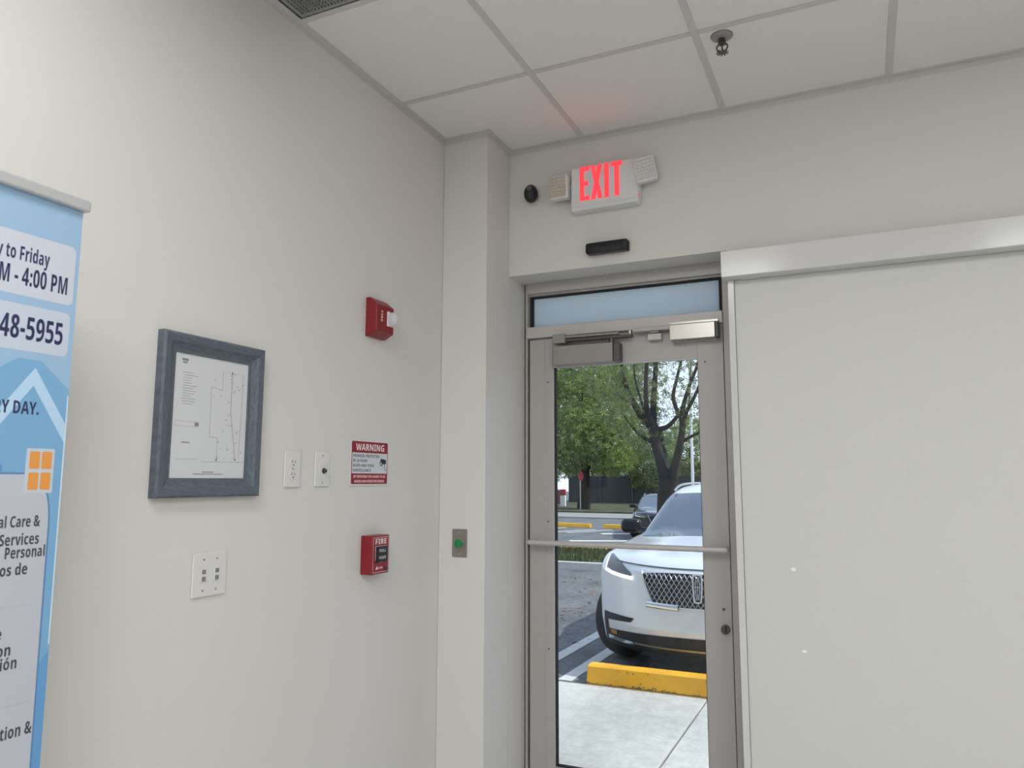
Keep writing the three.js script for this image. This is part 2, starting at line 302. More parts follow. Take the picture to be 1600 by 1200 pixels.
// ---------------------------------------------------------------- entrance door
const ZF = -0.145;                                    // room side of the storefront frame
{
  const frame = new THREE.Group(); frame.name = 'door_frame';
  frame.userData = { kind: 'structure', label: 'grey anodised aluminium door frame with a transom bar', category: 'door frame' };
  scene.add(frame);
  const zb = -0.26;
  part('jamb', [rbox(COLX + 0.0005, 0.2275, 0, 2.398, zb, ZF, 0.002), box(0.2275, 0.2325, 0, 2.398, zb, ZF - 0.03), rbox(0.2325, 0.243, 0, 2.398, zb, ZF - 0.004, 0.002), box(0.243, 0.252, 0, 2.138, zb, -0.205)], M.alu, frame);
  part('jamb', [rbox(1.137, OPEN_R - 0.0005, 0, 2.398, zb, ZF, 0.002), box(1.128, 1.137, 0, 2.138, zb, -0.205)], M.alu, frame);
  part('head', [rbox(0.243, 1.137, 2.352, 2.402, zb, ZF, 0.002), box(0.243, 1.137, 2.345, 2.352, zb, ZF - 0.02)], M.alu, frame);
  part('transom_bar', [rbox(0.243, 1.137, 2.138, 2.19, zb, ZF + 0.012, 0.003), box(0.243, 1.137, 2.19, 2.197, zb, ZF - 0.02)], M.aluLight, frame);
  part('head_trim', box(COLX, OPEN_R, 2.398, 2.404, zb, ZF - 0.002), M.alu, frame);
  part('weather_strip', [rbox(0.2445, 0.2505, 0.01, 2.136, -0.2045, -0.172, 0.002)], M.gasket, frame);
  part('glazing_gasket', [box(0.243, 0.261, 2.197, 2.345, ZF - 0.05, ZF - 0.035), box(1.119, 1.137, 2.197, 2.345, ZF - 0.05, ZF - 0.035), box(0.261, 1.119, 2.335, 2.345, ZF - 0.05, ZF - 0.035)], M.gasket, frame);
  const w = new THREE.Group(); w.name = 'window_1';
  w.userData = { kind: 'structure', label: 'frosted blue-grey transom pane above the glass door', category: 'window' };
  scene.add(w);
  part('pane', box(0.2615, 1.1185, 2.1975, 2.3345, ZF - 0.048, ZF - 0.042), M.frosted, w);

  const door = new THREE.Group(); door.name = 'door_1';
  door.userData = { kind: 'structure', label: 'full glass entrance door in a grey aluminium frame', category: 'door' };
  scene.add(door);
  const z0 = -0.2, z1 = -0.15, L = 0.254, R = 1.134, T = 2.132, GL = 0.368, GR = 1.027, GT = 2.0, GB = 0.26;
  part('stile', [rbox(L, GL, 0.012, T, z0, z1, 0.002), box(L + 0.074, L + 0.0755, 0.012, T, z1, z1 + 0.0012)], M.alu, door);
  part('stile', rbox(GR, R, 0.012, T, z0, z1, 0.002), M.alu, door);
  part('top_rail', rbox(GL, GR, GT, T, z0, z1 - 0.001, 0.002), M.alu, door);
  part('bottom_rail', rbox(GL, GR, 0.012, GB, z0, z1 - 0.001, 0.002), M.alu, door);
  part('gasket', [box(GL, GL + 0.010, GB, GT, -0.182, -0.164), box(GR - 0.004, GR, GB, GT, -0.182, -0.164), box(GL, GR, GB, GB + 0.006, -0.182, -0.164)], M.gasket, door);
  part('glazing_bead', [box(GL, GL + 0.004, GB, GT, -0.162, -0.151), box(GL, GR, GT - 0.004, GT, -0.182, -0.151)], M.aluLight, door);
  part('pane', box(GL + 0.0005, GR - 0.0005, GB + 0.0005, GT - 0.0045, -0.176, -0.170), M.glass, door);
  const bar = part('push_bar', [cylX(0.0115, 0.0115, 0.85, 0.702, 1.210, -0.094, 20), new THREE.SphereGeometry(0.0115, 16, 12).translate(0.277, 1.210, -0.094), new THREE.SphereGeometry(0.0115, 16, 12).translate(1.127, 1.210, -0.094)], M.aluLight, door);
  for (const x of [0.285, 1.119]) part('bracket', cylZ(0.010, 0.012, 0.058, x, 1.210, -0.122, 16), M.alu, bar);
  part('lock_cylinder', [cylZ(0.017, 0.018, 0.016, 1.108, 0.895, -0.142, 24), rbox(1.104, 1.112, 0.880, 0.911, -0.134, -0.118, 0.002)], M.darkSteel, door, 'dark thumb-turn lock');
  part('screw_hole', cylZ(0.006, 0.006, 0.004, 1.103, 0.972, -0.149, 12), M.darkSteel, door);
  for (const [x, y] of [[0.345, 1.93], [0.345, 1.30], [1.058, 1.98], [0.345, 0.75]]) part('screw', cylZ(0.004, 0.004, 0.003, x, y, -0.149, 10), M.darkSteel, door);
  // swing closer on the top rail
  const cl = thing('door_closer', 'grey box door closer with a dark folding arm on the door top rail', 'door closer');
  part('cover', rbox(0.392, 0.672, 1.998, 2.084, -0.149, -0.092, 0.004), M.closerGrey, cl);
  part('end_cap', rbox(0.6735, 0.702, 2.0, 2.082, -0.149, -0.096, 0.004), M.darkSteel, cl);
  part('spindle', cyl(0.012, 0.012, 0.02, 0.66, 2.094, -0.118, 16), M.darkSteel, cl);
  part('arm', rbox(0.44, 0.755, 2.103, 2.117, -0.131, -0.106, 0.003), M.darkSteel, cl);
  part('arm', rbox(0.445, 0.70, 2.1185, 2.128, -0.118, -0.092, 0.003), M.closerGrey, cl);
  part('arm_foot', rbox(0.392, 0.452, 2.096, 2.137, -0.133, -0.086, 0.004), M.closerGrey, cl);
  part('pivot', cyl(0.008, 0.008, 0.03, 0.745, 2.118, -0.118, 14), M.steel, cl);
  const ml = thing('magnetic_lock', 'brushed steel magnetic door lock under the transom bar', 'lock');
  part('magnet', rbox(0.925, 1.112, 2.072, 2.137, -0.132, -0.088, 0.002), M.steel, ml);
  part('end_cap', rbox(1.1125, 1.126, 2.072, 2.137, -0.132, -0.09, 0.002), M.black, ml);
  part('mounting_plate', box(0.925, 1.126, 2.1372, 2.146, -0.132, -0.084), M.steel, ml);
  part('armature_plate', rbox(0.93, 1.11, 2.066, 2.130, -0.149, -0.133, 0.002), M.alu, ml);
  const st = thing('door_contact', 'small white door contact block between closer and magnetic lock', 'sensor');
  part('contact_body', rbox(0.822, 0.882, 2.084, 2.112, -0.149, -0.118, 0.003), M.aluLight, st);
  part('contact_magnet', rbox(0.83, 0.874, 2.114, 2.137, -0.1325, -0.112, 0.003), M.closerGrey, st);
  part('track_strip', rbox(0.76, 0.925, 2.122, 2.1375, -0.1325, -0.10, 0.002), M.alu, st);
}

// ---------------------------------------------------------------- things on the front wall
{
  // roller shade with its cassette
  const t = thing('roller_shade', 'wide closed white roller shade under a glossy white cassette', 'shade', [1.187, 0, 0]);
  const W = 2.62;
  part('cassette', rbox(-0.013, W, 2.268, 2.372, 0.004, 0.10, 0.003), M.shadeWhite, t);
  part('side_channel', rbox(0.002, 0.026, 0.02, 2.2675, 0.001, 0.045, 0.002), M.shadeWhite, t);
  part('side_channel', rbox(W - 0.026, W, 0.02, 2.2675, 0.001, 0.045, 0.002), M.shadeWhite, t);
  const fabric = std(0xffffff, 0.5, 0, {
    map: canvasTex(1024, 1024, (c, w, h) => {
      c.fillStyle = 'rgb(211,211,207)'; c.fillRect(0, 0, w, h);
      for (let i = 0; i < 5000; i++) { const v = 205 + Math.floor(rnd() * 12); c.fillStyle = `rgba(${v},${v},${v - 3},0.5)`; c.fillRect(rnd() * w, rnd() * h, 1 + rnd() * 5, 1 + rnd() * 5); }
      const paintGlint = (x, y, rw, rh) => { c.fillStyle = 'rgb(250,250,250)'; c.beginPath(); c.ellipse((x - 1.214) / 2.566 * w, (1 - (y - 0.05) / 2.217) * h, rw, rh, 0, 0, 7); c.fill(); };
      paintGlint(1.387, 1.162, 3.4, 3.0); paintGlint(1.412, 0.874, 3.2, 2.4);     // two small light glints painted into the cloth colour
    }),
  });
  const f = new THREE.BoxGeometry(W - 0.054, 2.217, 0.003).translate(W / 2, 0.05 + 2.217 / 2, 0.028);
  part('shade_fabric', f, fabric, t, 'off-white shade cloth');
  part('bottom_bar', rbox(0.027, W - 0.027, 0.02, 0.05, 0.02, 0.038, 0.003), M.shadeWhite, t);
}
{
  // lit exit sign with two lamp heads
  const t = thing('exit_sign', 'white exit sign with glowing red letters and two emergency lamp heads', 'exit sign', [0.69, 2.74, 0]);
  part('housing', rbox(-0.15, 0.15, -0.095, 0.098, 0.0005, 0.058, 0.008, 3), M.exitWhite, t);
  part('face_plate', rbox(-0.145, 0.145, -0.078, 0.094, 0.0582, 0.061, 0.002), M.exitWhite, t);
  const zt = 0.0612, zd = 0.003, LH = 0.152, yb = -0.057, S = 0.019;
  const slab = (pts) => { const s = new THREE.Shape(pts.map((q) => new THREE.Vector2(...q))); return new THREE.ExtrudeGeometry(s, { depth: zd, bevelEnabled: false }); };
  const word = part('letter', [[0, 0, S, LH], [S, 0, 0.044, S], [S, LH - S, 0.044, LH], [S, LH / 2 - S / 2, 0.038, LH / 2 + S / 2]].map(([a, b, c, d]) => slab([[a, b], [c, b], [c, d], [a, d]])), M.exitRed, t, 'glowing red letter E');
  word.position.set(-0.106, yb, zt);
  const xl = part('letter', [[[-0.001, 0], [0.019, 0], [0.051, LH], [0.031, LH]], [[0.031, 0], [0.051, 0], [0.035, LH / 2], [0.025, LH * 0.43]], [[-0.001, LH], [0.015, LH / 2], [0.025, LH * 0.57], [0.019, LH]]].map(slab), M.exitRed, t, 'glowing red letter X');
  xl.position.set(-0.055, yb, zt);
  part('letter', slab([[-0.002, 0], [0.018, 0], [0.018, LH], [-0.002, LH]]), M.exitRed, t, 'glowing red letter I').position.set(0.007, yb, zt);
  part('letter', [slab([[0.015, 0], [0.035, 0], [0.035, LH - S], [0.015, LH - S]]), slab([[0, LH - S], [0.05, LH - S], [0.05, LH], [0, LH]])], M.exitRed, t, 'glowing red letter T').position.set(0.035, yb, zt);
  const l = new THREE.RectAreaLight(lin(1, 0.06, 0.09), 1.2, 0.19, 0.15);
  l.name = 'exit_glow_light'; l.position.set(-0.01, 0.018, 0.067); l.lookAt(t.position.x - 0.01, t.position.y + 0.018, 5); t.add(l);
  l.rotation.set(0, Math.PI, 0);
  part('status_light', new THREE.SphereGeometry(0.005, 10, 8).translate(0.149, -0.062, 0.05), M.exitRed, t);
  const head = (x, y, tx, tz, warm) => {
    const g = part('lamp_head', rbox(-0.045, 0.045, -0.052, 0.052, -0.03, 0.02, 0.008, 3), M.exitWhite, t);
    g.position.set(x, y, 0.055); g.rotation.set(0.12, tx, tz);
    const p = [];
    for (let i = 0; i < 6; i++) for (let j = 0; j < 6; j++) p.push(new THREE.ConeGeometry(0.0085, 0.006, 4).rotateX(Math.PI / 2).rotateZ(Math.PI / 4).translate(-0.033 + i * 0.0132, -0.038 + j * 0.0142, 0.0235));
    part('lamp_lens', [box(-0.04, 0.04, -0.046, 0.046, 0.0202, 0.0215), ...p], warm ? M.lensWarm : M.lensCool, g);
    const k = part('swivel_arm', cylX(0.012, 0.012, 0.05, Math.sign(x) * 0.155, 0.0, 0.03, 14), M.exitWhite, t);
    k.position.y = y;
  };
  M.lensWarm = std(lin(0.60, 0.55, 0.47), 0.12, 0.25); M.lensCool = std(lin(0.66, 0.66, 0.65), 0.12, 0.25);
  head(-0.203, 0.022, -0.1, -0.02, true);
  head(0.182, 0.038, 0.2, 0.16, false);
}
{
  const t = thing('security_camera', 'small black egg-shaped security camera left of the exit sign', 'camera', [0.342, 2.765, 0]);
  part('base', cylZ(0.018, 0.02, 0.01, 0, 0, 0.0055, 28), M.blackMatt, t);
  const g = new THREE.SphereGeometry(0.034, 28, 20).scale(0.94, 1.22, 1).translate(0, 0, 0.038);
  part('housing', g, M.black, t);
  part('lens', cylZ(0.01, 0.012, 0.006, 0.004, 0.012, 0.071, 20), M.carGlass, t);
}
{
  const t = thing('motion_sensor', 'black rounded bar motion sensor on the wall above the door', 'sensor', [0.69, 2.474, 0]);
  part('body', rbox(-0.092, 0.092, -0.024, 0.025, 0.0005, 0.046, 0.012, 4), M.black, t);
  part('end_cap', rbox(0.084, 0.0945, -0.022, 0.023, 0.001, 0.044, 0.005, 2), M.blackMatt, t);
  part('sensor_window', rbox(-0.07, 0.07, -0.0235, 0.002, 0.03, 0.0468, 0.004), M.blackMatt, t);
}
{
  const t = thing('exit_button', 'green push button on a small steel plate on the column', 'button', [0.1025, 1.224, COLZ]);
  part('plate', rbox(-0.035, 0.035, -0.0575, 0.0575, 0.0002, 0.004, 0.002), M.plateSteel, t);
  part('collar', cylZ(0.019, 0.021, 0.006, 0.002, 0, 0.007, 28), M.steel, t);
  part('button', [cylZ(0.016, 0.0165, 0.014, 0.002, 0, 0.016, 28), new THREE.SphereGeometry(0.016, 24, 12).scale(1, 1, 0.35).translate(0.002, 0, 0.023)], M.green, t, 'round green button');
  for (const y of [-0.045, 0.045]) part('screw', cylZ(0.0035, 0.0035, 0.002, 0, y, 0.0048, 10), M.steel, t);
}

// ---------------------------------------------------------------- things on the left wall (local x runs towards the door, local z into the room)
const onLeft = (name, label, category, y, z, group) => thing(name, label, category, [0, y, z], Math.PI / 2, group);
{
  const t = onLeft('picture_frame', 'blue-grey painted wooden frame holding a printed evacuation floor plan', 'picture', 1.653, 1.492);
  const hw = 0.1815, hh = 0.2165, prof = [[0, 0.0005], [0, 0.022], [0.006, 0.027], [0.024, 0.024], [0.030, 0.019], [0.042, 0.012], [0.051, 0.011], [0.051, 0.0005]];
  for (const [nx, ny] of [[1, 0], [-1, 0], [0, 1], [0, -1]]) {
    const pos = [], uv = [], idx = [];
    const add = (d, h, s) => { const X = hw - d, Y = hh - d; const p = nx ? [nx * X, s * Y * nx, h] : [-s * X * ny, ny * Y, h]; pos.push(...p); uv.push(nx ? p[0] : p[0], p[1]); };
    for (let k = 0; k < prof.length - 1; k++) for (const [d, h] of [prof[k], prof[k + 1]]) { add(d, h, -1); add(d, h, 1); }
    for (let k = 0; k < prof.length - 1; k++) { const a = k * 4; idx.push(a, a + 1, a + 2, a + 1, a + 3, a + 2); }
    const g = new THREE.BufferGeometry();
    g.setAttribute('position', new THREE.Float32BufferAttribute(pos, 3)); g.setAttribute('uv', new THREE.Float32BufferAttribute(uv, 2)); g.setIndex(idx); g.computeVertexNormals();
    part('frame_rail', g, nx ? (M.frameV ??= std(0xffffff, 0.5, 0, { map: brushMap, side: THREE.DoubleSide })) : (M.frameH ??= std(0xffffff, 0.5, 0, { map: brushMapAcross, side: THREE.DoubleSide })), t);
  }
  part('backing', box(-hw + 0.008, hw - 0.008, -hh + 0.008, hh - 0.008, 0.0006, 0.006), M.blackMatt, t);
  const print = canvasTex(820, 1040, (c, w, h) => {
    c.fillStyle = 'rgb(226,228,231)'; c.fillRect(0, 0, w, h);
    const P = (x, y) => [x * w, y * h];
    const line = (pts, lw = 3, col = 'rgb(105,108,112)') => { c.strokeStyle = col; c.lineWidth = lw; c.beginPath(); pts.forEach((q, i) => (i ? c.lineTo(...P(...q)) : c.moveTo(...P(...q)))); c.stroke(); };
    line([[0.64, 0.10], [0.64, 0.26], [0.49, 0.24], [0.49, 0.66], [0.60, 0.66], [0.60, 0.84]]);
    line([[0.77, 0.09], [0.77, 0.44], [0.86, 0.83]], 4, 'rgb(85,88,92)');
    line([[0.93, 0.10], [0.93, 0.30], [0.91, 0.83]]);
    line([[0.64, 0.10], [0.95, 0.10]], 2, 'rgb(170,172,175)');
    line([[0.40, 0.865], [0.98, 0.86]], 4, 'rgb(165,167,170)'); line([[0.08, 0.85], [0.34, 0.845]], 4, 'rgb(165,167,170)');
    line([[0.05, 0.545], [0.34, 0.545], [0.34, 0.585], [0.05, 0.585], [0.05, 0.545]], 3, 'rgb(165,167,170)');
    c.fillStyle = 'rgb(75,78,82)';
    for (const [x, y] of [[0.60, 0.845], [0.86, 0.84], [0.77, 0.10]]) { c.beginPath(); c.arc(x * w, y * h, 9, 0, 7); c.fill(); }
    c.fillStyle = 'rgba(110,113,118,0.8)';
    const keep = seed; seed = 77;
    for (let i = 0; i < 34; i++) { const x = 0.5 + rnd() * 0.44, y = 0.1 + rnd() * 0.76; c.fillRect(x * w, y * h, 6 + rnd() * 16, 4 + rnd() * 5); }
    c.fillStyle = 'rgba(150,152,156,0.75)';
    for (let r = 0; r < 13; r++) c.fillRect((0.10 + 0.02 * rnd()) * w, (0.15 + r * 0.021) * h, (0.10 + 0.09 * rnd()) * w, 6);
    seed = keep;
    c.fillStyle = 'rgba(105,108,112,0.8)';
    c.fillRect(0.09 * w, 0.04 * h, 0.08 * w, 20); c.fillRect(0.10 * w, 0.065 * h, 0.06 * w, 14);
    c.fillRect(0.13 * w, 0.71 * h, 0.11 * w, 9); c.fillRect(0.42 * w, 0.945 * h, 0.15 * w, 8); c.fillRect(0.30 * w, 0.962 * h, 0.4 * w, 7); c.fillRect(0.29 * w, 0.55 * h, 0.05 * w, 30);
  });
  part('print', new THREE.BoxGeometry(0.262, 0.332, 0.001).translate(0, 0, 0.0075), std(0xffffff, 0.6, 0, { map: print }), t, 'white sheet with a thin line floor plan');
  part('glass', box(-0.1305, 0.1305, -0.1655, 0.1655, 0.0088, 0.0102), M.clearGlass, t);
}
function wallPlate(name, label, y, z, w, h = 0.116, d = 0.0062) {
  const t = onLeft(name, label, 'wall plate', y, z);
  part('plate', rbox(-w / 2, w / 2, -h / 2, h / 2, 0.0004, d, 0.0035, 3), M.plate, t);
  return t;
}
{
  const t = wallPlate('wall_outlet', 'white duplex power outlet plate just right of the framed plan', 1.518, 1.151, 0.073);
  for (const y of [-0.0195, 0.0195]) {
    const f = part('receptacle', [cylZ(0.0168, 0.0172, 0.003, 0, y, 0.0073, 24)], M.plate, t);
    part('slot', box(-0.0075, -0.0052, y - 0.001, y + 0.008, 0.0086, 0.0091), M.slot, f);
    part('slot', box(0.0052, 0.0075, y - 0.001, y + 0.007, 0.0086, 0.0091), M.slot, f);
    part('slot', cylZ(0.0027, 0.0027, 0.0006, 0, y - 0.0075, 0.0088, 10), M.slot, f);
  }
  part('screw', cylZ(0.003, 0.003, 0.0015, 0, 0, 0.0065, 10), M.slotGrey, t);
  const k = wallPlate('wall_jack_plate', 'white wall plate with one round dark jack beside the power outlet', 1.519, 1.0065, 0.073);
  part('insert', rbox(-0.017, 0.017, -0.034, 0.034, 0.0062, 0.0082, 0.001), M.plate, k);
  part('jack', [cylZ(0.0068, 0.0075, 0.009, 0.004, -0.006, 0.0125, 18), cylZ(0.0098, 0.0098, 0.003, 0.004, -0.006, 0.0095, 6)], M.darkSteel, k, 'round dark metal jack');
  for (const y of [-0.045, 0.045]) part('screw', cylZ(0.0028, 0.0028, 0.0012, 0, y, 0.0064, 10), M.slotGrey, k);
  const q = wallPlate('wall_switch_plate', 'white double wall plate with two grey sockets below the framed plan', 1.2275, 1.465, 0.117);
  for (const x of [-0.023, 0.023]) {
    const j = part('socket_insert', rbox(x - 0.010, x + 0.010, -0.018, 0.018, 0.0062, 0.0085, 0.001), M.plate, q);
    part('port', box(x - 0.0062, x + 0.0062, 0.003, 0.0145, 0.0086, 0.0092), M.slotGrey, j);
    part('port', box(x - 0.0062, x + 0.0062, -0.0155, -0.004, 0.0086, 0.0092), M.slotGrey, j);
    for (const y of [-0.041, 0.041]) part('screw', cylZ(0.0028, 0.0028, 0.0012, x, y, 0.0064, 10), M.slotGrey, q);
  }
}
function lettering(text, w, h, px, color, font = 'bold', squeeze = 1) {
  return canvasTex(Math.round(w * px), Math.round(h * px), (c, W, Hh) => { c.fillStyle = color[0]; c.fillRect(0, 0, W, Hh); c.fillStyle = color[1]; c.textAlign = 'center'; c.textBaseline = 'middle'; text(c, W, Hh); });
}
const fit = (c, s, x, y, size, width, weight = 'bold') => {   // a line of print of the given width
  c.font = `${weight} ${size}px sans-serif`;
  const m = c.measureText(s).width;
  c.save(); c.translate(x, y); c.scale(width / m, 1); c.fillText(s, 0, 0); c.restore();
};
{
  // fire alarm strobe
  const t = onLeft('fire_alarm_strobe', 'red fire alarm horn with a clear strobe dome high on the wall', 'fire alarm', 2.082, 0.728);
  const g = new THREE.ExtrudeGeometry(new THREE.Shape([[-0.07, 0], [-0.07, 0.012], [-0.052, 0.046], [0.044, 0.046], [0.07, 0.014], [0.07, 0]].map((q) => new THREE.Vector2(...q))), { depth: 0.104, bevelEnabled: true, bevelSize: 0.003, bevelThickness: 0.003, bevelSegments: 2 });
  g.applyMatrix4(new THREE.Matrix4().set(0, 0, 1, -0.052, 1, 0, 0, 0, 0, 1, 0, 0.0006, 0, 0, 0, 1));   // profile: height and depth, swept across the width
  part('housing', g, M.red, t);
  const txt = lettering((k, W, Hh) => { k.save(); k.translate(W / 2, Hh / 2); k.rotate(Math.PI / 2); k.font = 'bold 44px sans-serif'; k.scale(1.15, 1); k.fillText('FIRE', 0, 0); k.restore(); }, 0.03, 0.075, 2000, ['rgb(134,20,30)', 'rgb(235,225,222)']);
  part('lettering', new THREE.PlaneGeometry(0.022, 0.062).translate(-0.024, 0.004, 0.0502), std(0xffffff, 0.4, 0, { map: txt }), t, 'white vertical FIRE lettering');
  part('strobe_base', rbox(0.010, 0.046, -0.028, 0.028, 0.048, 0.054, 0.002), M.whitePaint, t);
  part('strobe_dome', new THREE.SphereGeometry(0.024, 24, 16).scale(0.8, 1.1, 1).translate(0.028, 0, 0.062), M.lens, t, 'clear faceted strobe lens');
  part('strobe_tube', cyl(0.004, 0.004, 0.034, 0.028, 0, 0.066, 10), M.steel, t);
}
{
  // warning sign
  const t = onLeft('warning_sign', 'red and white video surveillance warning sign on the wall', 'sign', 1.545, 0.7355);
  const w = 0.236, h = 0.166;
  part('back_plate', rbox(-w / 2, w / 2, -h / 2, h / 2, 0.0004, 0.0026, 0.001), M.plate, t);
  const map = canvasTex(1180, 830, (c, W, Hh) => {
    c.fillStyle = 'rgb(214,216,220)'; c.fillRect(0, 0, W, Hh);
    c.fillStyle = 'rgb(142,22,36)'; c.beginPath(); c.roundRect(24, 24, W - 48, Hh - 48, 30); c.fill();
    c.fillStyle = 'rgb(208,212,218)'; c.fillRect(44, 232, W - 88, 380);
    c.textAlign = 'center'; c.textBaseline = 'middle'; c.fillStyle = 'rgb(238,232,232)';
    fit(c, 'WARNING', W / 2 + 10, 130, 170, 900);
    c.textAlign = 'left'; c.fillStyle = 'rgb(38,38,44)';
    ['PREMISES PROTECTED', 'BY 24 HOUR', 'AUDIO AND VIDEO', 'SURVEILLANCE'].forEach((s, i) => fit(c, s, 66, 290 + i * 88, 72, [820, 430, 660, 560][i]));
    c.textAlign = 'center'; c.fillStyle = 'rgb(238,215,216)';
    fit(c, 'BY ENTERING YOU AGREE TO BE', W / 2, 668, 66, 1000); fit(c, 'AUDIO AND VIDEO RECORDED', W / 2, 754, 66, 940);
    c.fillStyle = 'rgb(24,24,28)';                                     // camera pictogram
    c.save(); c.translate(1020, 400); c.rotate(0.12); c.beginPath(); c.roundRect(-105, -62, 190, 92, 40); c.fill(); c.restore();
    c.beginPath(); c.arc(950, 420, 50, 0, 7); c.fill();
    c.fillStyle = 'rgb(170,176,184)'; c.beginPath(); c.arc(946, 426, 30, 0, 7); c.fill();
    c.strokeStyle = 'rgb(120,124,132)'; c.lineWidth = 20; c.beginPath(); c.moveTo(1050, 440); c.lineTo(1075, 530); c.lineTo(1105, 560); c.stroke();
  });
  const g = new THREE.PlaneGeometry(w - 0.004, h - 0.004).translate(0, 0, 0.0028);
  part('printed_face', g, std(0xffffff, 0.6, 0, { map }), t, 'printed warning text with a camera pictogram');
}
{
  // manual pull station
  const t = onLeft('fire_pull_station', 'red manual fire alarm pull station box with a black handle', 'fire alarm', 1.218, 0.722);
  const w = 0.108, h = 0.136;
  part('housing', rbox(-w / 2, w / 2, -h / 2, h / 2, 0.0005, 0.05, 0.004, 3), M.red, t);
  const map = canvasTex(700, 900, (c, W, Hh) => {
    c.fillStyle = 'rgb(146,18,32)'; c.fillRect(0, 0, W, Hh);
    c.strokeStyle = 'rgb(226,200,202)'; c.lineWidth = 14; c.strokeRect(14, 10, W - 28, Hh - 20);
    c.textAlign = 'center'; c.textBaseline = 'middle'; c.fillStyle = 'rgb(240,232,232)'; fit(c, 'FIRE', W / 2, 115, 190, 520);
    c.fillStyle = 'rgb(232,226,226)'; c.beginPath(); c.moveTo(100, 225); c.lineTo(600, 225); c.lineTo(600, 590); c.quadraticCurveTo(350, 720, 100, 590); c.closePath(); c.fill();
    c.fillStyle = 'rgb(236,226,226)'; c.beginPath(); c.moveTo(120, 820); c.lineTo(200, 730); c.lineTo(240, 820); c.closePath(); c.fill();
    fit(c, 'ALARM', 350, 785, 70, 190);
  });
  part('face', new THREE.PlaneGeometry(w - 0.01, h - 0.012).translate(0, 0, 0.0504), std(0xffffff, 0.35, 0, { map }), t, 'red face with white FIRE lettering');
  const hm = canvasTex(460, 400, (c, W, Hh) => { c.fillStyle = 'rgb(28,28,30)'; c.fillRect(0, 0, W, Hh); c.textAlign = 'center'; c.textBaseline = 'middle'; c.fillStyle = 'rgb(205,205,205)'; fit(c, 'PULL', W / 2, 95, 120, 330); fit(c, 'DOWN', W / 2, 300, 120, 330); });
  const hd = part('handle', rbox(-0.033, 0.033, -0.026, 0.030, 0.0506, 0.058, 0.003), M.black, t, 'black pull handle');
  part('handle_text', new THREE.PlaneGeometry(0.058, 0.048).translate(0, 0.002, 0.0584), std(0xffffff, 0.4, 0, { map: hm }), hd, 'PULL DOWN in pale letters');
  part('key_lock', cylZ(0.008, 0.008, 0.004, 0.034, -0.052, 0.0522, 16), M.darkSteel, t);
}
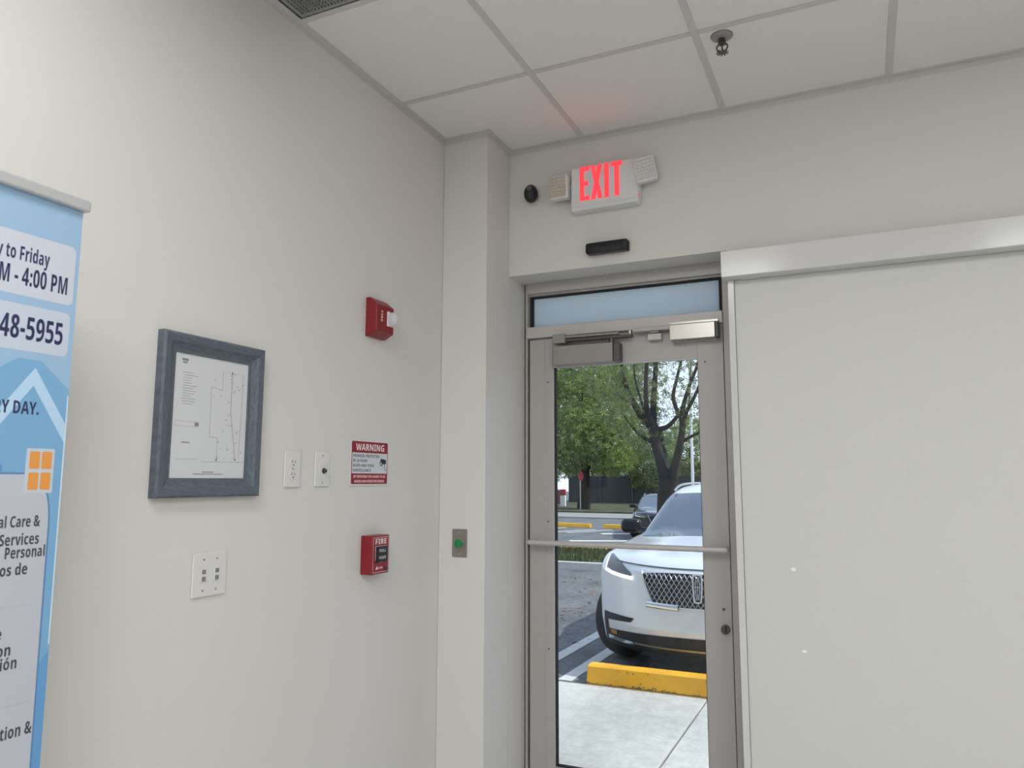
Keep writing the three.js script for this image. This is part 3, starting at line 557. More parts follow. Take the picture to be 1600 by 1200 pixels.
// ---------------------------------------------------------------- roll-up banner
{
  const t = thing('rollup_banner', 'tall pale blue roll-up banner printed with opening hours and services', 'banner', [0.2, 0, 2.4585], Math.PI / 2);
  const W = 0.85, top = 2.036, bottom = 0.085, S = 1000, keep = seed;
  const map = canvasTex(Math.round(W * S), Math.round((top - bottom) * S), (c, w, h) => {
    const X = (s) => w - s * S, Y = (y) => (top - y) * S;
    const rect = (s0, s1, y0, y1, r, col) => { c.fillStyle = col; c.beginPath(); c.roundRect(X(s1), Y(y1), (s1 - s0) * S, (y1 - y0) * S, r * S); c.fill(); };
    c.fillStyle = 'rgb(150,181,209)'; c.fillRect(0, 0, w, h);
    c.fillStyle = 'rgb(118,166,203)'; c.beginPath(); c.moveTo(X(0.06), Y(1.712)); c.lineTo(X(0.105), Y(1.712)); c.lineTo(X(0.85), Y(1.2)); c.lineTo(X(0.85), Y(bottom)); c.lineTo(X(0), Y(bottom)); c.lineTo(X(0), Y(1.66)); c.closePath(); c.fill();
    c.fillStyle = 'rgb(98,152,200)'; c.beginPath(); c.moveTo(X(0.03), Y(1.12)); c.lineTo(X(0), Y(1.16)); c.lineTo(X(0), Y(bottom)); c.lineTo(X(0.03), Y(bottom)); c.closePath(); c.fill();
    c.strokeStyle = 'rgb(178,207,231)'; c.lineWidth = 0.02 * S; c.beginPath(); c.moveTo(X(0.2), Y(1.50)); c.lineTo(X(0.071), Y(1.68)); c.lineTo(X(-0.01), Y(1.555)); c.stroke();
    c.fillStyle = 'rgb(196,217,233)'; c.fillRect(X(0.003), Y(1.65), 3, 480);
    rect(0.008, 0.83, 1.832, 1.953, 0.012, 'rgb(196,201,212)');
    rect(0.010, 0.83, 1.727, 1.815, 0.012, 'rgb(190,199,212)');
    c.fillStyle = 'rgb(92,140,196)'; c.beginPath(); c.arc(X(0.132), Y(1.503), 0.016 * S, 0, 7); c.fill();
    c.fillStyle = 'rgb(184,188,197)'; c.strokeStyle = 'rgb(84,124,170)'; c.lineWidth = 3;
    c.beginPath(); c.moveTo(X(0.82), Y(bottom - 0.1)); c.lineTo(X(0.82), Y(1.495)); c.lineTo(X(0.075), Y(1.495)); c.bezierCurveTo(X(0.035), Y(1.49), X(0.022), Y(1.46), X(0.020), Y(1.40)); c.lineTo(X(0.014), Y(bottom - 0.1)); c.closePath(); c.fill(); c.stroke();
    rect(0.019, 0.074, 1.458, 1.543, 0.003, 'rgb(188,198,210)');
    for (const [a, b] of [[0.024, 0.0435], [0.0475, 0.067]]) { rect(a, b, 1.504, 1.537, 0.002, 'rgb(222,150,72)'); rect(a, b, 1.464, 1.497, 0.002, 'rgb(222,150,72)'); }
    c.fillStyle = 'rgba(150,165,190,0.5)'; c.fillRect(X(0.55), Y(1.251), 0.52 * S, 1.5); c.fillRect(X(0.55), Y(1.073), 0.52 * S, 1.5);
    c.textAlign = 'right'; c.textBaseline = 'alphabetic'; c.fillStyle = 'rgb(38,42,78)';
    const say = (s, right, base, cap, width) => fit(c, s, X(right), Y(base), cap * S / 0.72, width * S);
    say('y to Friday', 0.061, 1.899, 0.027, 0.100);
    say('M - 4:00 PM', 0.019, 1.852, 0.035, 0.136);
    say('48-5955', 0.021, 1.749, 0.044, 0.123);
    say('RY DAY.', 0.056, 1.607, 0.024, 0.086);
    c.fillStyle = 'rgb(52,54,66)';
    say('al Care &', 0.037, 1.395, 0.021, 0.077); say('Services', 0.036, 1.362, 0.021, 0.074); say('Personal', 0.022, 1.338, 0.021, 0.077); say('ios de', 0.053, 1.307, 0.021, 0.058);
    say('e', 0.090, 1.194, 0.021, 0.013); say('on', 0.071, 1.163, 0.021, 0.027); say('ción', 0.058, 1.138, 0.021, 0.043); say('ation &', 0.021, 1.014, 0.022, 0.070);
  });
  seed = keep;
  // local x runs towards the door, so the print's right edge is at +W / 2
  const g = new THREE.PlaneGeometry(W, top - bottom, 12, 24).translate(-0.0035, (top + bottom) / 2, 0);
  const p = g.attributes.position;
  for (let i = 0; i < p.count; i++) { const v = (p.getY(i) - bottom) / (top - bottom); p.setZ(i, -0.006 * Math.sin(Math.PI * v) * Math.cos(3.1 * p.getX(i))); }
  g.computeVertexNormals();
  const back = g.clone().translate(0, 0, -0.0008);
  part('printed_sheet', g, std(0xffffff, 0.45, 0, { map, side: THREE.FrontSide }), t, 'blue printed sheet with white text cards');
  part('sheet_back', back, std(lin(0.5, 0.5, 0.5), 0.7, 0, { side: THREE.DoubleSide }), t);
  part('top_bar', rbox(-W / 2 - 0.008, W / 2 + 0.006, 2.032, 2.056, -0.012, 0.012, 0.005, 3), M.bannerBar, t, 'silver top clamp bar');
  part('base', rbox(-W / 2 - 0.02, W / 2 + 0.02, 0.012, 0.092, -0.07, 0.07, 0.02, 4), M.bannerBar, t);
  for (const s of [-1, 1]) part('foot', rbox(s * 0.28 - 0.025, s * 0.28 + 0.025, 0.0005, 0.0118, -0.17, 0.17, 0.003), M.bannerBar, t);
  part('support_pole', cyl(0.008, 0.008, 1.96, 0, 1.06, -0.03, 12), M.bannerBar, t);
}

// ---------------------------------------------------------------- outdoors: ground
function groundSlab(x0, x1, z0, z1, rise, thick) {          // follows the gentle fall of the car park; z0 is the far edge
  const g = new THREE.BoxGeometry(x1 - x0, 1, z1 - z0).translate((x0 + x1) / 2, 0, (z0 + z1) / 2), p = g.attributes.position;
  for (let i = 0; i < p.count; i++) p.setY(i, groundY(p.getZ(i)) + (p.getY(i) > 0 ? rise : rise - thick));
  g.computeVertexNormals();
  return metricUV(g);
}
const outside = (name, geo, mat, label, category) => structure(name, geo, mat, label, category);
outside('asphalt_ground', groundSlab(-120, 80, -140, -2.96, -0.004, 0.3), M.asphalt, 'grey asphalt of the car park outside the door', 'asphalt');
{
  const s = new THREE.Group(); s.name = 'sidewalk';
  s.userData = { kind: 'structure', label: 'pale concrete sidewalk slabs in front of the door', category: 'sidewalk' };
  scene.add(s);
  const cuts = [-7.0, -5.2, -3.35, -1.43, 0.49, 2.41, 4.33, 6.3, 8.2];
  for (let i = 0; i < cuts.length - 1; i++) part('slab', metricUV(new RoundedBoxGeometry(cuts[i + 1] - cuts[i] - 0.012, 0.14, 2.648, 2, 0.008).translate((cuts[i] + cuts[i + 1]) / 2, -0.22, -1.636)), M.concrete, s);
  part('joint_bed', box(-7, 8.2, -0.3, -0.165, -2.955, -0.305), M.asphalt, s);
}
outside('added_shade_canopy', [box(-6, 9, 2.95, 3.2, -1.35, -0.302)], M.canopy, 'unseen flat canopy added to keep sun off the entrance', 'canopy');  // unseen canopy, added so direct sun stays off the door reveal
outside('building_front', [box(-7, COLX - 0.02, -0.3, 3.4, -0.42, -0.301), box(OPEN_R + 0.02, 9, -0.3, 3.4, -0.42, -0.301), box(COLX - 0.02, OPEN_R + 0.02, 2.41, 3.4, -0.42, -0.301)], M.canopy, 'light rendered outer face of the building', 'facade');

// parking lines
const line = (a, b, w, label, group) => {
  const d = b.clone().sub(a); d.y = 0; const L = d.length();
  const g = new THREE.BoxGeometry(L, 0.006, w).rotateY(-Math.atan2(d.z, d.x)), p = g.attributes.position, mid = a.clone().add(b).multiplyScalar(0.5); mid.y = groundY(mid.z);
  for (let i = 0; i < p.count; i++) p.setY(i, p.getY(i) - 0.0005 + groundY(mid.z + p.getZ(i)) - mid.y);
  const o = part('painted_line', g, M.linePaint, scene, label);
  o.name = numbered('painted_line'); o.userData.category = 'road marking'; if (group) o.userData.group = group;
  o.position.copy(mid);
  return o;
};
line(V(-0.675, 0, -2.99), V(-0.655, 0, -8.6), 0.12, 'white painted parking line running beside the white car tyre');
line(V(-1.03, 0, -3.1), V(-1.02, 0, -8.6), 0.12, 'second white parking line, farther from the white car');
for (const [x, z] of [[-8.9, -23.2], [-8.35, -23.2], [-7.0, -22.55], [-6.4, -22.55]]) line(V(x - 0.9, 0, z + 2.0), V(x, 0, z), 0.12, 'white parking line in the far row by the yellow stops', 'far parking lines');
line(onGround(940, 834), onGround(1010, 834), 0.45, 'broad white stripe across the lane beyond the island');
line(onGround(890, 845), onGround(1010, 845.5), 0.35, 'pale stripe along the lane nearest the planted island');

// wheel stops
function wheelStop(cx, cz, turn, len, label, group) {
  const t = new THREE.Shape([[-0.085, 0], [-0.058, 0.125], [-0.045, 0.135], [0.045, 0.135], [0.058, 0.125], [0.085, 0]].map((q) => new THREE.Vector2(...q)));
  const g = new THREE.ExtrudeGeometry(t, { depth: len - 0.03, bevelEnabled: true, bevelSize: 0.006, bevelThickness: 0.015, bevelSegments: 2 }).translate(0, 0, -(len - 0.03) / 2).rotateY(Math.PI / 2);
  const o = thing('wheel_stop', label, 'wheel stop', [cx, groundY(cz) + 0.002, cz], turn, group);
  metricUV(g);
  for (let i = 0; i < g.attributes.uv.count; i++) if (g.attributes.normal.getY(i) > 0.7) g.attributes.uv.setY(i, g.attributes.uv.getY(i) + 0.35);   // worn paint chips only along the foot
  part('stop_body', g, M.yellow, o);
  for (const s of [-0.32, 0.32]) part('anchor_cap', cyl(0.016, 0.016, 0.004, s * len, 0.1365, 0, 12), M.darkSteel, o);
  return o;
}
wheelStop(0.45, -3.07, 0, 1.86, 'yellow concrete wheel stop in front of the white car');
{
  const a = onGround(927, 824), b = onGround(940, 826);
  wheelStop(a.x - 0.90, a.z + 0.12, -0.2, 1.86, 'yellow wheel stop in the far row with a stained end');
  wheelStop(b.x + 0.92, b.z - 0.12, -0.2, 1.86, 'yellow wheel stop in the far row behind the white car mirror');
}

// planted island with kerbs
{
  const i = new THREE.Group(); i.name = 'planted_island';
  i.userData = { kind: 'structure', label: 'low planted island with kerbs between two parking rows', category: 'island' };
  scene.add(i);
  part('kerb', groundSlab(-16, 0.6, -10.75, -10.55, 0.13, 0.14), M.concrete, i);
  part('kerb', groundSlab(-16, 0.6, -13.85, -13.65, 0.13, 0.14), M.yellow, i, 'yellow painted far kerb');
  part('kerb', groundSlab(0.6, 0.8, -13.85, -10.55, 0.13, 0.14), M.concrete, i);
  part('turf', groundSlab(-16, 0.6, -13.65, -10.75, 0.11, 0.12), M.grass, i);
}
outside('far_verge', groundSlab(-60, 40, -60, -36, 0.10, 0.11), M.grass, 'grass verge beyond the far parking row', 'grass');
outside('far_path', groundSlab(-60, 40, -35.5, -30.5, 0.05, 0.06), M.pathGrey, 'pale path beyond the far parking row', 'path');
{
  const n = 5200, g = new THREE.BufferGeometry();
  g.setAttribute('position', new THREE.Float32BufferAttribute([-0.012, 0, 0, 0.012, 0, 0, 0.004, 0.11, 0.02, 0, 0, -0.012, 0, 0, 0.012, -0.02, 0.09, 0.0], 3)); g.computeVertexNormals();
  const m = new THREE.InstancedMesh(g, M.blade, n), q = new THREE.Matrix4(), e = new THREE.Euler(), c = new THREE.Color();
  for (let k = 0; k < n; k++) {
    const x = rr(-9, 0.5), z = rr(-13.6, -10.8);
    q.compose(V(x, groundY(z) + 0.105, z), new THREE.Quaternion().setFromEuler(e.set(rr(-0.4, 0.4), rr(0, 6.3), 0)), V(1, rr(0.5, 1.3), 1).multiplyScalar(rr(0.7, 1.3)));
    m.setMatrixAt(k, q); m.setColorAt(k, c.setRGB(rr(0.6, 1.5), rr(0.7, 1.4), rr(0.5, 1.2)));
  }
  m.name = 'island_grass'; m.userData = { label: 'rough green grass blades on the planted island', category: 'grass', kind: 'stuff' }; scene.add(m);
  const lg = new THREE.PlaneGeometry(0.05, 0.025).rotateX(-Math.PI / 2), lm = new THREE.InstancedMesh(lg, M.litter, 240);
  for (let k = 0; k < 240; k++) {
    const x = rr(-3.6, -0.9), z = rr(-9.5, -4.4);
    q.compose(V(x, groundY(z) + 0.004, z), new THREE.Quaternion().setFromEuler(e.set(rr(-0.25, 0.25), rr(0, 6.3), rr(-0.25, 0.25))), V(1, 1, 1).multiplyScalar(rr(0.6, 1.5)));
    lm.setMatrixAt(k, q); lm.setColorAt(k, c.setRGB(rr(0.6, 1.5), rr(0.6, 1.3), rr(0.6, 1.6)));
  }
  lm.name = 'leaf_litter'; lm.userData = { label: 'dry brown leaves scattered on the asphalt by the white car', category: 'leaves', kind: 'stuff' }; scene.add(lm);
}

// ---------------------------------------------------------------- cars
const smax = (a, b, k) => { const h = Math.max(k - Math.abs(a - b), 0) / k; return Math.max(a, b) + h * h * k * 0.25; };
const smin = (a, b, k) => -smax(-a, -b, k);
const clamp01 = (x) => Math.max(0, Math.min(1, x));
const WHEEL_Z = [-0.95, -3.72], WHEEL_Y = 0.36;
function carField(x, y, z) {                                 // signed distance: x across, y up, z forward with the nose at 0
  const ax = Math.abs(x);
  const zf = -0.42 * Math.pow(ax / 0.95, 2.5) - 0.55 * Math.pow(Math.max(0, y - 0.84), 1.5) * 2.2 - 0.35 * Math.max(0, 0.42 - y) - 0.02;
  const dF = (z - zf) * 0.8;
  const hood = 0.925 + 0.205 * Math.pow(clamp01(-z / 1.45), 0.62) - 0.055 * Math.pow(ax / 0.95, 2.2) + 0.018 * Math.exp(-Math.pow((ax - 0.55) / 0.12, 2)) * clamp01(-z / 0.4);
  const top = z > -1.45 ? hood : hood + 0.03 * clamp01((-1.45 - z) / 2);
  const dT = y - top;
  const w = 0.985 - 0.35 * Math.pow(Math.max(0, y - 0.72), 2) - 0.10 * Math.pow(Math.max(0, 0.55 - y), 1.2) - 0.05 * clamp01((-z - 3.6) / 1.0) + 0.012 * Math.exp(-Math.pow((y - 0.78) / 0.05, 2));
  const dS = ax - w;
  let d = smax(smax(dF, dT, 0.12), dS, 0.09);
  d = smax(d, -(z + 4.62 - 0.2 * Math.pow(ax, 3)), 0.2);
  d = smax(d, 0.19 - y, 0.08);
  for (const wz of WHEEL_Z) if (ax > 0.55) d = smax(d, 0.415 - Math.hypot(y - WHEEL_Y, z - wz), 0.02);
  const dW = (z + 1.22 + (y - 1.08) * 1.72 + 0.16 * x * x) / 1.99;
  const roof = 1.625 - 0.045 * Math.pow((z + 2.7) / 1.0, 2) * (z > -2.7 ? 1 : 0.35) - 0.085 * Math.pow(ax / 0.72, 2.5);
  const dR = y - roof, dG = (ax - (0.86 - (y - 1.05) * 0.36)) * 0.94, dRear = -(z + 4.5 - (y - 1.0) * 0.9) * 0.75;
  let g = smax(smax(dW, dR, 0.10), dG, 0.12);
  g = smax(smax(g, dRear, 0.15), 0.9 - y, 0.02);
  return smin(d, g, 0.035);
}
const carBody = (() => {
  const N = 132, lo = V(-1.08, 0.1, -4.85), hi = V(1.08, 1.75, 0.12), mc = new MarchingCubes(N, M.pearl, true, false, 500000);
  mc.isolation = 0;
  const f = mc.field, c = V(0, 0, 0);
  const half = N / 2, pos = (k, a, b) => a + (b - a) * ((k - half) / half + 1) / 2;
  for (let k = 0; k < N; k++) for (let j = 0; j < N; j++) for (let i = 0; i < N; i++) f[k * N * N + j * N + i] = -carField(pos(i, lo.x, hi.x), pos(j, lo.y, hi.y), pos(k, lo.z, hi.z));
  mc.update();
  const n = mc.count, p = new Float32Array(mc.positionArray.slice(0, n * 3)), nr = new Float32Array(n * 3), e = 0.004;
  for (let i = 0; i < n; i++) {
    const x = lo.x + (hi.x - lo.x) * (p[3 * i] + 1) / 2, y = lo.y + (hi.y - lo.y) * (p[3 * i + 1] + 1) / 2, z = lo.z + (hi.z - lo.z) * (p[3 * i + 2] + 1) / 2;
    p.set([x, y, z], 3 * i);
    c.set(carField(x + e, y, z) - carField(x - e, y, z), carField(x, y + e, z) - carField(x, y - e, z), carField(x, y, z + e) - carField(x, y, z - e)).normalize();
    nr.set([c.x, c.y, c.z], 3 * i);
  }
  const g = new THREE.BufferGeometry();
  g.setAttribute('position', new THREE.BufferAttribute(p, 3)); g.setAttribute('normal', new THREE.BufferAttribute(nr, 3));
  g.setAttribute('uv', new THREE.BufferAttribute(new Float32Array(n * 2), 2));
  return g;
})();
function hitZ(x, y) { let z = 0.3; for (let k = 0; k < 400; k++) { const d = carField(x, y, z); if (d < 0) break; z -= Math.max(0.004, d * 0.6); if (z < -4) break; } let a = z, b = z + 0.3; for (let k = 0; k < 26; k++) { const m = (a + b) / 2; if (carField(x, y, m) < 0) a = m; else b = m; } return a; }
function hitX(s, y, z) { let x = 1.3; for (let k = 0; k < 400; k++) { const d = carField(x, y, z); if (d < 0) break; x -= Math.max(0.004, d * 0.6); if (x < 0.1) break; } let a = x, b = x + 0.2; for (let k = 0; k < 26; k++) { const m = (a + b) / 2; if (carField(m, y, z) < 0) a = m; else b = m; } return s * a; }
const along = (pts, t) => { const f = t * (pts.length - 1), k = Math.min(pts.length - 2, Math.floor(f)), u = f - k; return [0, 1].map((i) => pts[k][i] * (1 - u) + pts[k + 1][i] * u); };
function patch(low, high, off, hit, nu = 24, nv = 10, thick = 0.02) {   // a panel lying on the body between a lower and an upper edge
  const pos = [], idx = [], W = nu + 1, front = (i, j) => j * W + i, back = (i, j) => W * (nv + 1) + j * W + i;
  for (const o of [off, off - thick]) for (let j = 0; j <= nv; j++) for (let i = 0; i <= nu; i++) {
    const a = along(low, i / nu), b = along(high, i / nu), v = j / nv, x = a[0] + (b[0] - a[0]) * v, y = a[1] + (b[1] - a[1]) * v;
    pos.push(...hit(x, y, o));
  }
  for (let j = 0; j < nv; j++) for (let i = 0; i < nu; i++) {
    idx.push(front(i, j), front(i + 1, j), front(i, j + 1), front(i + 1, j), front(i + 1, j + 1), front(i, j + 1));
    idx.push(back(i, j), back(i, j + 1), back(i + 1, j), back(i + 1, j), back(i, j + 1), back(i + 1, j + 1));
  }
  const g = new THREE.BufferGeometry(); g.setAttribute('position', new THREE.Float32BufferAttribute(pos, 3)); g.setIndex(idx); g.computeVertexNormals();
  const rim = [], edge = [...Array(nu).keys()].flatMap((i) => [[front(i + 1, 0), front(i, 0), back(i + 1, 0), back(i, 0)], [front(i, nv), front(i + 1, nv), back(i, nv), back(i + 1, nv)]]).concat([...Array(nv).keys()].flatMap((j) => [[front(0, j), front(0, j + 1), back(0, j), back(0, j + 1)], [front(nu, j + 1), front(nu, j), back(nu, j + 1), back(nu, j)]]));
  for (const [a, b, c, d] of edge) rim.push(a, b, c, b, d, c);
  const r = g.clone(); r.setIndex(rim); const rn = r.toNonIndexed(); rn.computeVertexNormals();
  return join([g, rn]);
}
const zHit = (s) => (x, y, o) => [s * x, y, hitZ(x, y) + o];
const xHit = (s) => (z, y, o) => { const x = hitX(s, y, z); return [x + s * o, y, z]; };
const shapes = {};
{
  const P = zHit(1), mirror = (q) => q.map(([x, y]) => [-x, y]).reverse();
  const span = (n, f) => Array.from({ length: n + 1 }, (_, i) => f(i / n));
  const sym = (half) => [...half, ...mirror(half)];
  shapes.windshield = patch(span(16, (t) => { const x = -0.80 + 1.6 * t; return [x, 1.115 - 0.03 * Math.pow(Math.abs(x) / 0.8, 2)]; }), span(16, (t) => { const x = -0.655 + 1.31 * t; return [x, 1.515 - 0.02 * Math.pow(Math.abs(x) / 0.65, 2)]; }), 0.022, P, 32, 14, 0.04);
  shapes.grilleBack = patch(sym([[-0.365, 0.622], [0, 0.618]].slice(0, 2)).filter((q, i, a) => i === 0 || q[0] !== a[i - 1][0]), span(12, (t) => { const x = -0.475 + 0.95 * t; return [x, 0.885 - 0.02 * Math.pow(Math.abs(x) / 0.47, 4)]; }), 0.009, P, 40, 8);
  const grilleEdge = (y) => 0.365 + (0.475 - 0.365) * Math.pow(clamp01((y - 0.62) / 0.265), 0.8);
  const bars = [];
  for (let k = -22; k <= 22; k++) for (const s of [-1, 1]) {
    let run = [];
    const flush = () => { if (run.length > 1) bars.push(new THREE.TubeGeometry(new THREE.CatmullRomCurve3(run), (run.length - 1) * 2, 0.0048, 5)); run = []; };
    for (let j = 0; j <= 16; j++) {
      const y = 0.622 + 0.255 * j / 16, ph = ((j / 16) * 4) % 2, tri = ph < 1 ? ph : 2 - ph, x = k * 0.0425 + s * (tri - 0.5) * 0.0425;
      if (Math.abs(x) < grilleEdge(y) - 0.004) run.push(V(x, y, hitZ(x, y) + 0.018)); else flush();
    }
    flush();
  }
  shapes.grilleBars = join(bars);
  const rimPts = [...span(10, (t) => [-grilleEdge(0.885 - 0.265 * t) - 0.006, 0.882 - 0.262 * t]), ...span(14, (t) => [-0.36 + 0.72 * t, 0.615]), ...span(10, (t) => [grilleEdge(0.62 + 0.265 * t) + 0.006, 0.62 + 0.262 * t])].map(([x, y]) => V(x, y, hitZ(x, y) + 0.012));
  shapes.grilleRim = tube(rimPts, 0.008, 90, 7);
  const corner = (s) => new THREE.TubeGeometry(new THREE.CatmullRomCurve3(span(8, (t) => [-0.43 + 0.27 * t, 0.622 - 0.008 * t]).map(([x, y]) => V(s * x, y, hitZ(x, y) + 0.004))), 24, 0.031, 12);
  shapes.lipChrome = [corner(1), corner(-1)];
  const emb = [V(-0.032, 0.885, 0), V(-0.036, 0.79, 0), V(-0.026, 0.672, 0), V(0.026, 0.672, 0), V(0.036, 0.79, 0), V(0.032, 0.885, 0)];
  const flat = (pts, r, closed = false) => new THREE.TubeGeometry(new THREE.CatmullRomCurve3(pts.map((q) => V(q.x, q.y, hitZ(0, 0.78) + 0.026)), closed, 'catmullrom', 0.1), 40, r, 6, closed);
  shapes.emblem = join([flat(emb, 0.008, true), flat([V(-0.012, 0.875, 0), V(-0.018, 0.79, 0), V(-0.010, 0.69, 0)], 0.0035), flat([V(0.012, 0.875, 0), V(0.018, 0.79, 0), V(0.010, 0.69, 0)], 0.0035), flat([V(0, 0.875, 0), V(0, 0.69, 0)], 0.003), flat([V(-0.034, 0.79, 0), V(0.034, 0.79, 0)], 0.003)]);
  const lampLow = [[-0.885, 0.845], [-0.80, 0.822], [-0.68, 0.808], [-0.575, 0.80]], lampHigh = [[-0.872, 0.965], [-0.85, 0.985], [-0.72, 0.938], [-0.60, 0.862]];
  shapes.lamp = [1, -1].map((s) => patch(lampLow, lampHigh, 0.012, zHit(s), 20, 8, 0.03));
  shapes.lampStrip = [1, -1].map((s) => join([patch(lampLow.map(([x, y]) => [x, y]), lampLow.map(([x, y], i) => [x + (i ? 0 : 0.004), y + 0.030]), 0.019, zHit(s), 20, 4, 0.02), patch([[-0.885, 0.85], [-0.876, 0.97]], [[-0.870, 0.85], [-0.864, 0.962]], 0.019, zHit(s), 10, 3, 0.02)]));
  shapes.slot = [1, -1].map((s) => join([patch([[-0.905, 0.425], [-0.60, 0.447]], [[-0.905, 0.49], [-0.57, 0.482]], 0.010, zHit(s), 16, 4), patch([[-0.905, 0.25], [-0.86, 0.25]], [[-0.905, 0.43], [-0.865, 0.43]], 0.010, zHit(s), 6, 10)]));
  shapes.cladding = patch(span(20, (t) => [-0.90 + 1.8 * t, 0.205]), span(20, (t) => { const x = -0.90 + 1.8 * t; return [x, 0.375 - 0.03 * Math.pow(Math.abs(x) / 0.85, 2)]; }), 0.010, P, 48, 8);
  shapes.lowStrip = patch(span(20, (t) => [-0.86 + 1.72 * t, 0.268]), span(20, (t) => [-0.86 + 1.72 * t, 0.284]), 0.024, P, 48, 3, 0.02);
  shapes.lowStripEnd = [1, -1].map((s) => patch([[-0.86, 0.262], [-0.58, 0.258]], [[-0.86, 0.296], [-0.58, 0.286]], 0.034, zHit(s), 12, 4, 0.03));
  shapes.amber = [1, -1].map((s) => patch([[-0.83, 0.312], [-0.76, 0.308]], [[-0.83, 0.345], [-0.76, 0.345]], 0.018, zHit(s), 6, 3, 0.02));
  shapes.sideGlass = [1, -1].map((s) => patch([[-4.05, 1.15], [-2.9, 1.15], [-1.75, 1.14]], [[-3.75, 1.42], [-2.9, 1.48], [-2.12, 1.46]], 0.012, xHit(s), 24, 8));
  const sill = (s) => patch([[-3.2, 0.215], [-1.45, 0.215]], [[-3.2, 0.33], [-1.45, 0.33]], 0.006, xHit(s), 16, 4);
  shapes.sill = [sill(1), sill(-1)];
  shapes.shut = patch(span(20, (t) => [-0.78 + 1.56 * t, 0.918 + 0.02 * Math.pow(Math.abs(2 * t - 1), 2)]), span(20, (t) => [-0.78 + 1.56 * t, 0.921 + 0.02 * Math.pow(Math.abs(2 * t - 1), 2)]), 0.012, P, 40, 2, 0.02);
  const tr = [];
  for (let i = 0; i <= 16; i++) { const a = i / 16 * Math.PI; tr.push(new THREE.Vector2(0.29 + 0.075 * Math.pow(Math.sin(a), 0.5), -0.118 * Math.cos(a))); }
  shapes.tyre = new THREE.LatheGeometry([new THREE.Vector2(0.26, -0.11), ...tr, new THREE.Vector2(0.26, 0.11)], 48).rotateZ(-Math.PI / 2);
  const sp = [new THREE.LatheGeometry([[0.02, 0.06], [0.06, 0.065], [0.07, 0.05], [0.24, 0.02], [0.262, 0.07], [0.268, 0.1], [0.275, 0.1], [0.27, -0.1], [0.02, -0.1]].map((q) => new THREE.Vector2(...q)), 36).rotateZ(-Math.PI / 2)];
  for (let k = 0; k < 10; k++) sp.push(new THREE.BoxGeometry(0.03, 0.2, 0.035).translate(0.06, 0.155, 0).rotateX(k * Math.PI / 5));
  shapes.rim = join(sp);
  shapes.mirror = new RoundedBoxGeometry(0.215, 0.145, 0.13, 5, 0.055);
  shapes.arm = taperTube([V(0, 0, 0), V(0.06, 0.01, 0), V(0.14, 0.03, 0.01)], [0.022, 0.018, 0.02], 8, 8);
}
function buildCar(name, label, paint, pos, turn, scale, detail) {
  const t = thing(name, label, 'car', pos, turn);
  t.scale.set(...scale);
  part('body', carBody, paint, t);
  part('windshield', shapes.windshield, M.carGlass, t, 'blue-grey windshield reflecting the sky');
  for (const g of shapes.sideGlass) part('side_window', g, M.carGlass, t);
  const gr = part('grille', shapes.grilleBack, M.black, t);
  part('grille_mesh', shapes.grilleBars, detail ? M.grilleBar : M.black, gr, 'silver lattice of the grille');
  part('grille_rim', shapes.grilleRim, M.chrome, gr);
  if (detail) { part('emblem', shapes.emblem, M.chrome, gr, 'upright chrome star emblem'); for (const g of shapes.lipChrome) part('chrome_corner', g, M.chrome, gr); }
  shapes.lamp.forEach((g, i) => { const l = part('headlight', g, M.lampHousing, t); part('light_strip', shapes.lampStrip[i], detail ? M.lampStrip : M.chrome, l, 'white running light strip'); });
  const cl = part('lower_cladding', shapes.cladding, M.blackMatt, t);
  part('chrome_strip', shapes.lowStrip, M.rim, cl);
  for (const g of shapes.lowStripEnd) part('chrome_strip', g, M.chrome, cl);
  for (const g of shapes.amber) part('marker_lamp', g, M.amber, cl);
  for (const g of shapes.slot) part('bumper_slot', g, M.blackMatt, t);
  for (const g of shapes.sill) part('sill', g, M.blackMatt, t);
  part('hood_gap', shapes.shut, M.blackMatt, t);
  for (const s of [-1, 1]) {
    const m = part('mirror', shapes.mirror, M.black, t); m.position.set(s * 1.0, 1.165, -1.62);
    const a = part('mirror_arm', shapes.arm, M.black, m); a.position.set(-s * 0.19, -0.04, 0); a.scale.x = s;
    part('roof_rail', tube([V(s * 0.62, 1.52, -1.98), V(s * 0.615, 1.575, -2.2), V(s * 0.60, 1.605, -2.8), V(s * 0.59, 1.59, -3.6), V(s * 0.58, 1.53, -3.9)], 0.014, 24, 6), M.rim, t);
  }
  for (const [k, z] of WHEEL_Z.entries()) for (const s of [-1, 1]) {
    const w = new THREE.Group(); w.name = 'wheel'; w.position.set(s * 0.855, WHEEL_Y, z); w.rotation.y = k ? 0 : -0.42; t.add(w);
    part('tyre', shapes.tyre, M.tyre, w); part('rim', shapes.rim, M.rim, w).rotation.y = s < 0 ? Math.PI : 0;
  }
  return t;
}
buildCar('suv', 'white sport utility vehicle parked nose-in behind the yellow stop', M.pearl, [0.39, groundY(-4.2), -3.2], 0, [1, 1, 1], true);
{
  const a = onGround(990, 843);
  buildCar('dark_car', 'dark blue car parked across the lane behind the white vehicle', M.navy, [a.x + 0.9, groundY(a.z - 1.5), a.z], 0.25, [0.92, 0.80, 0.95], false);
}

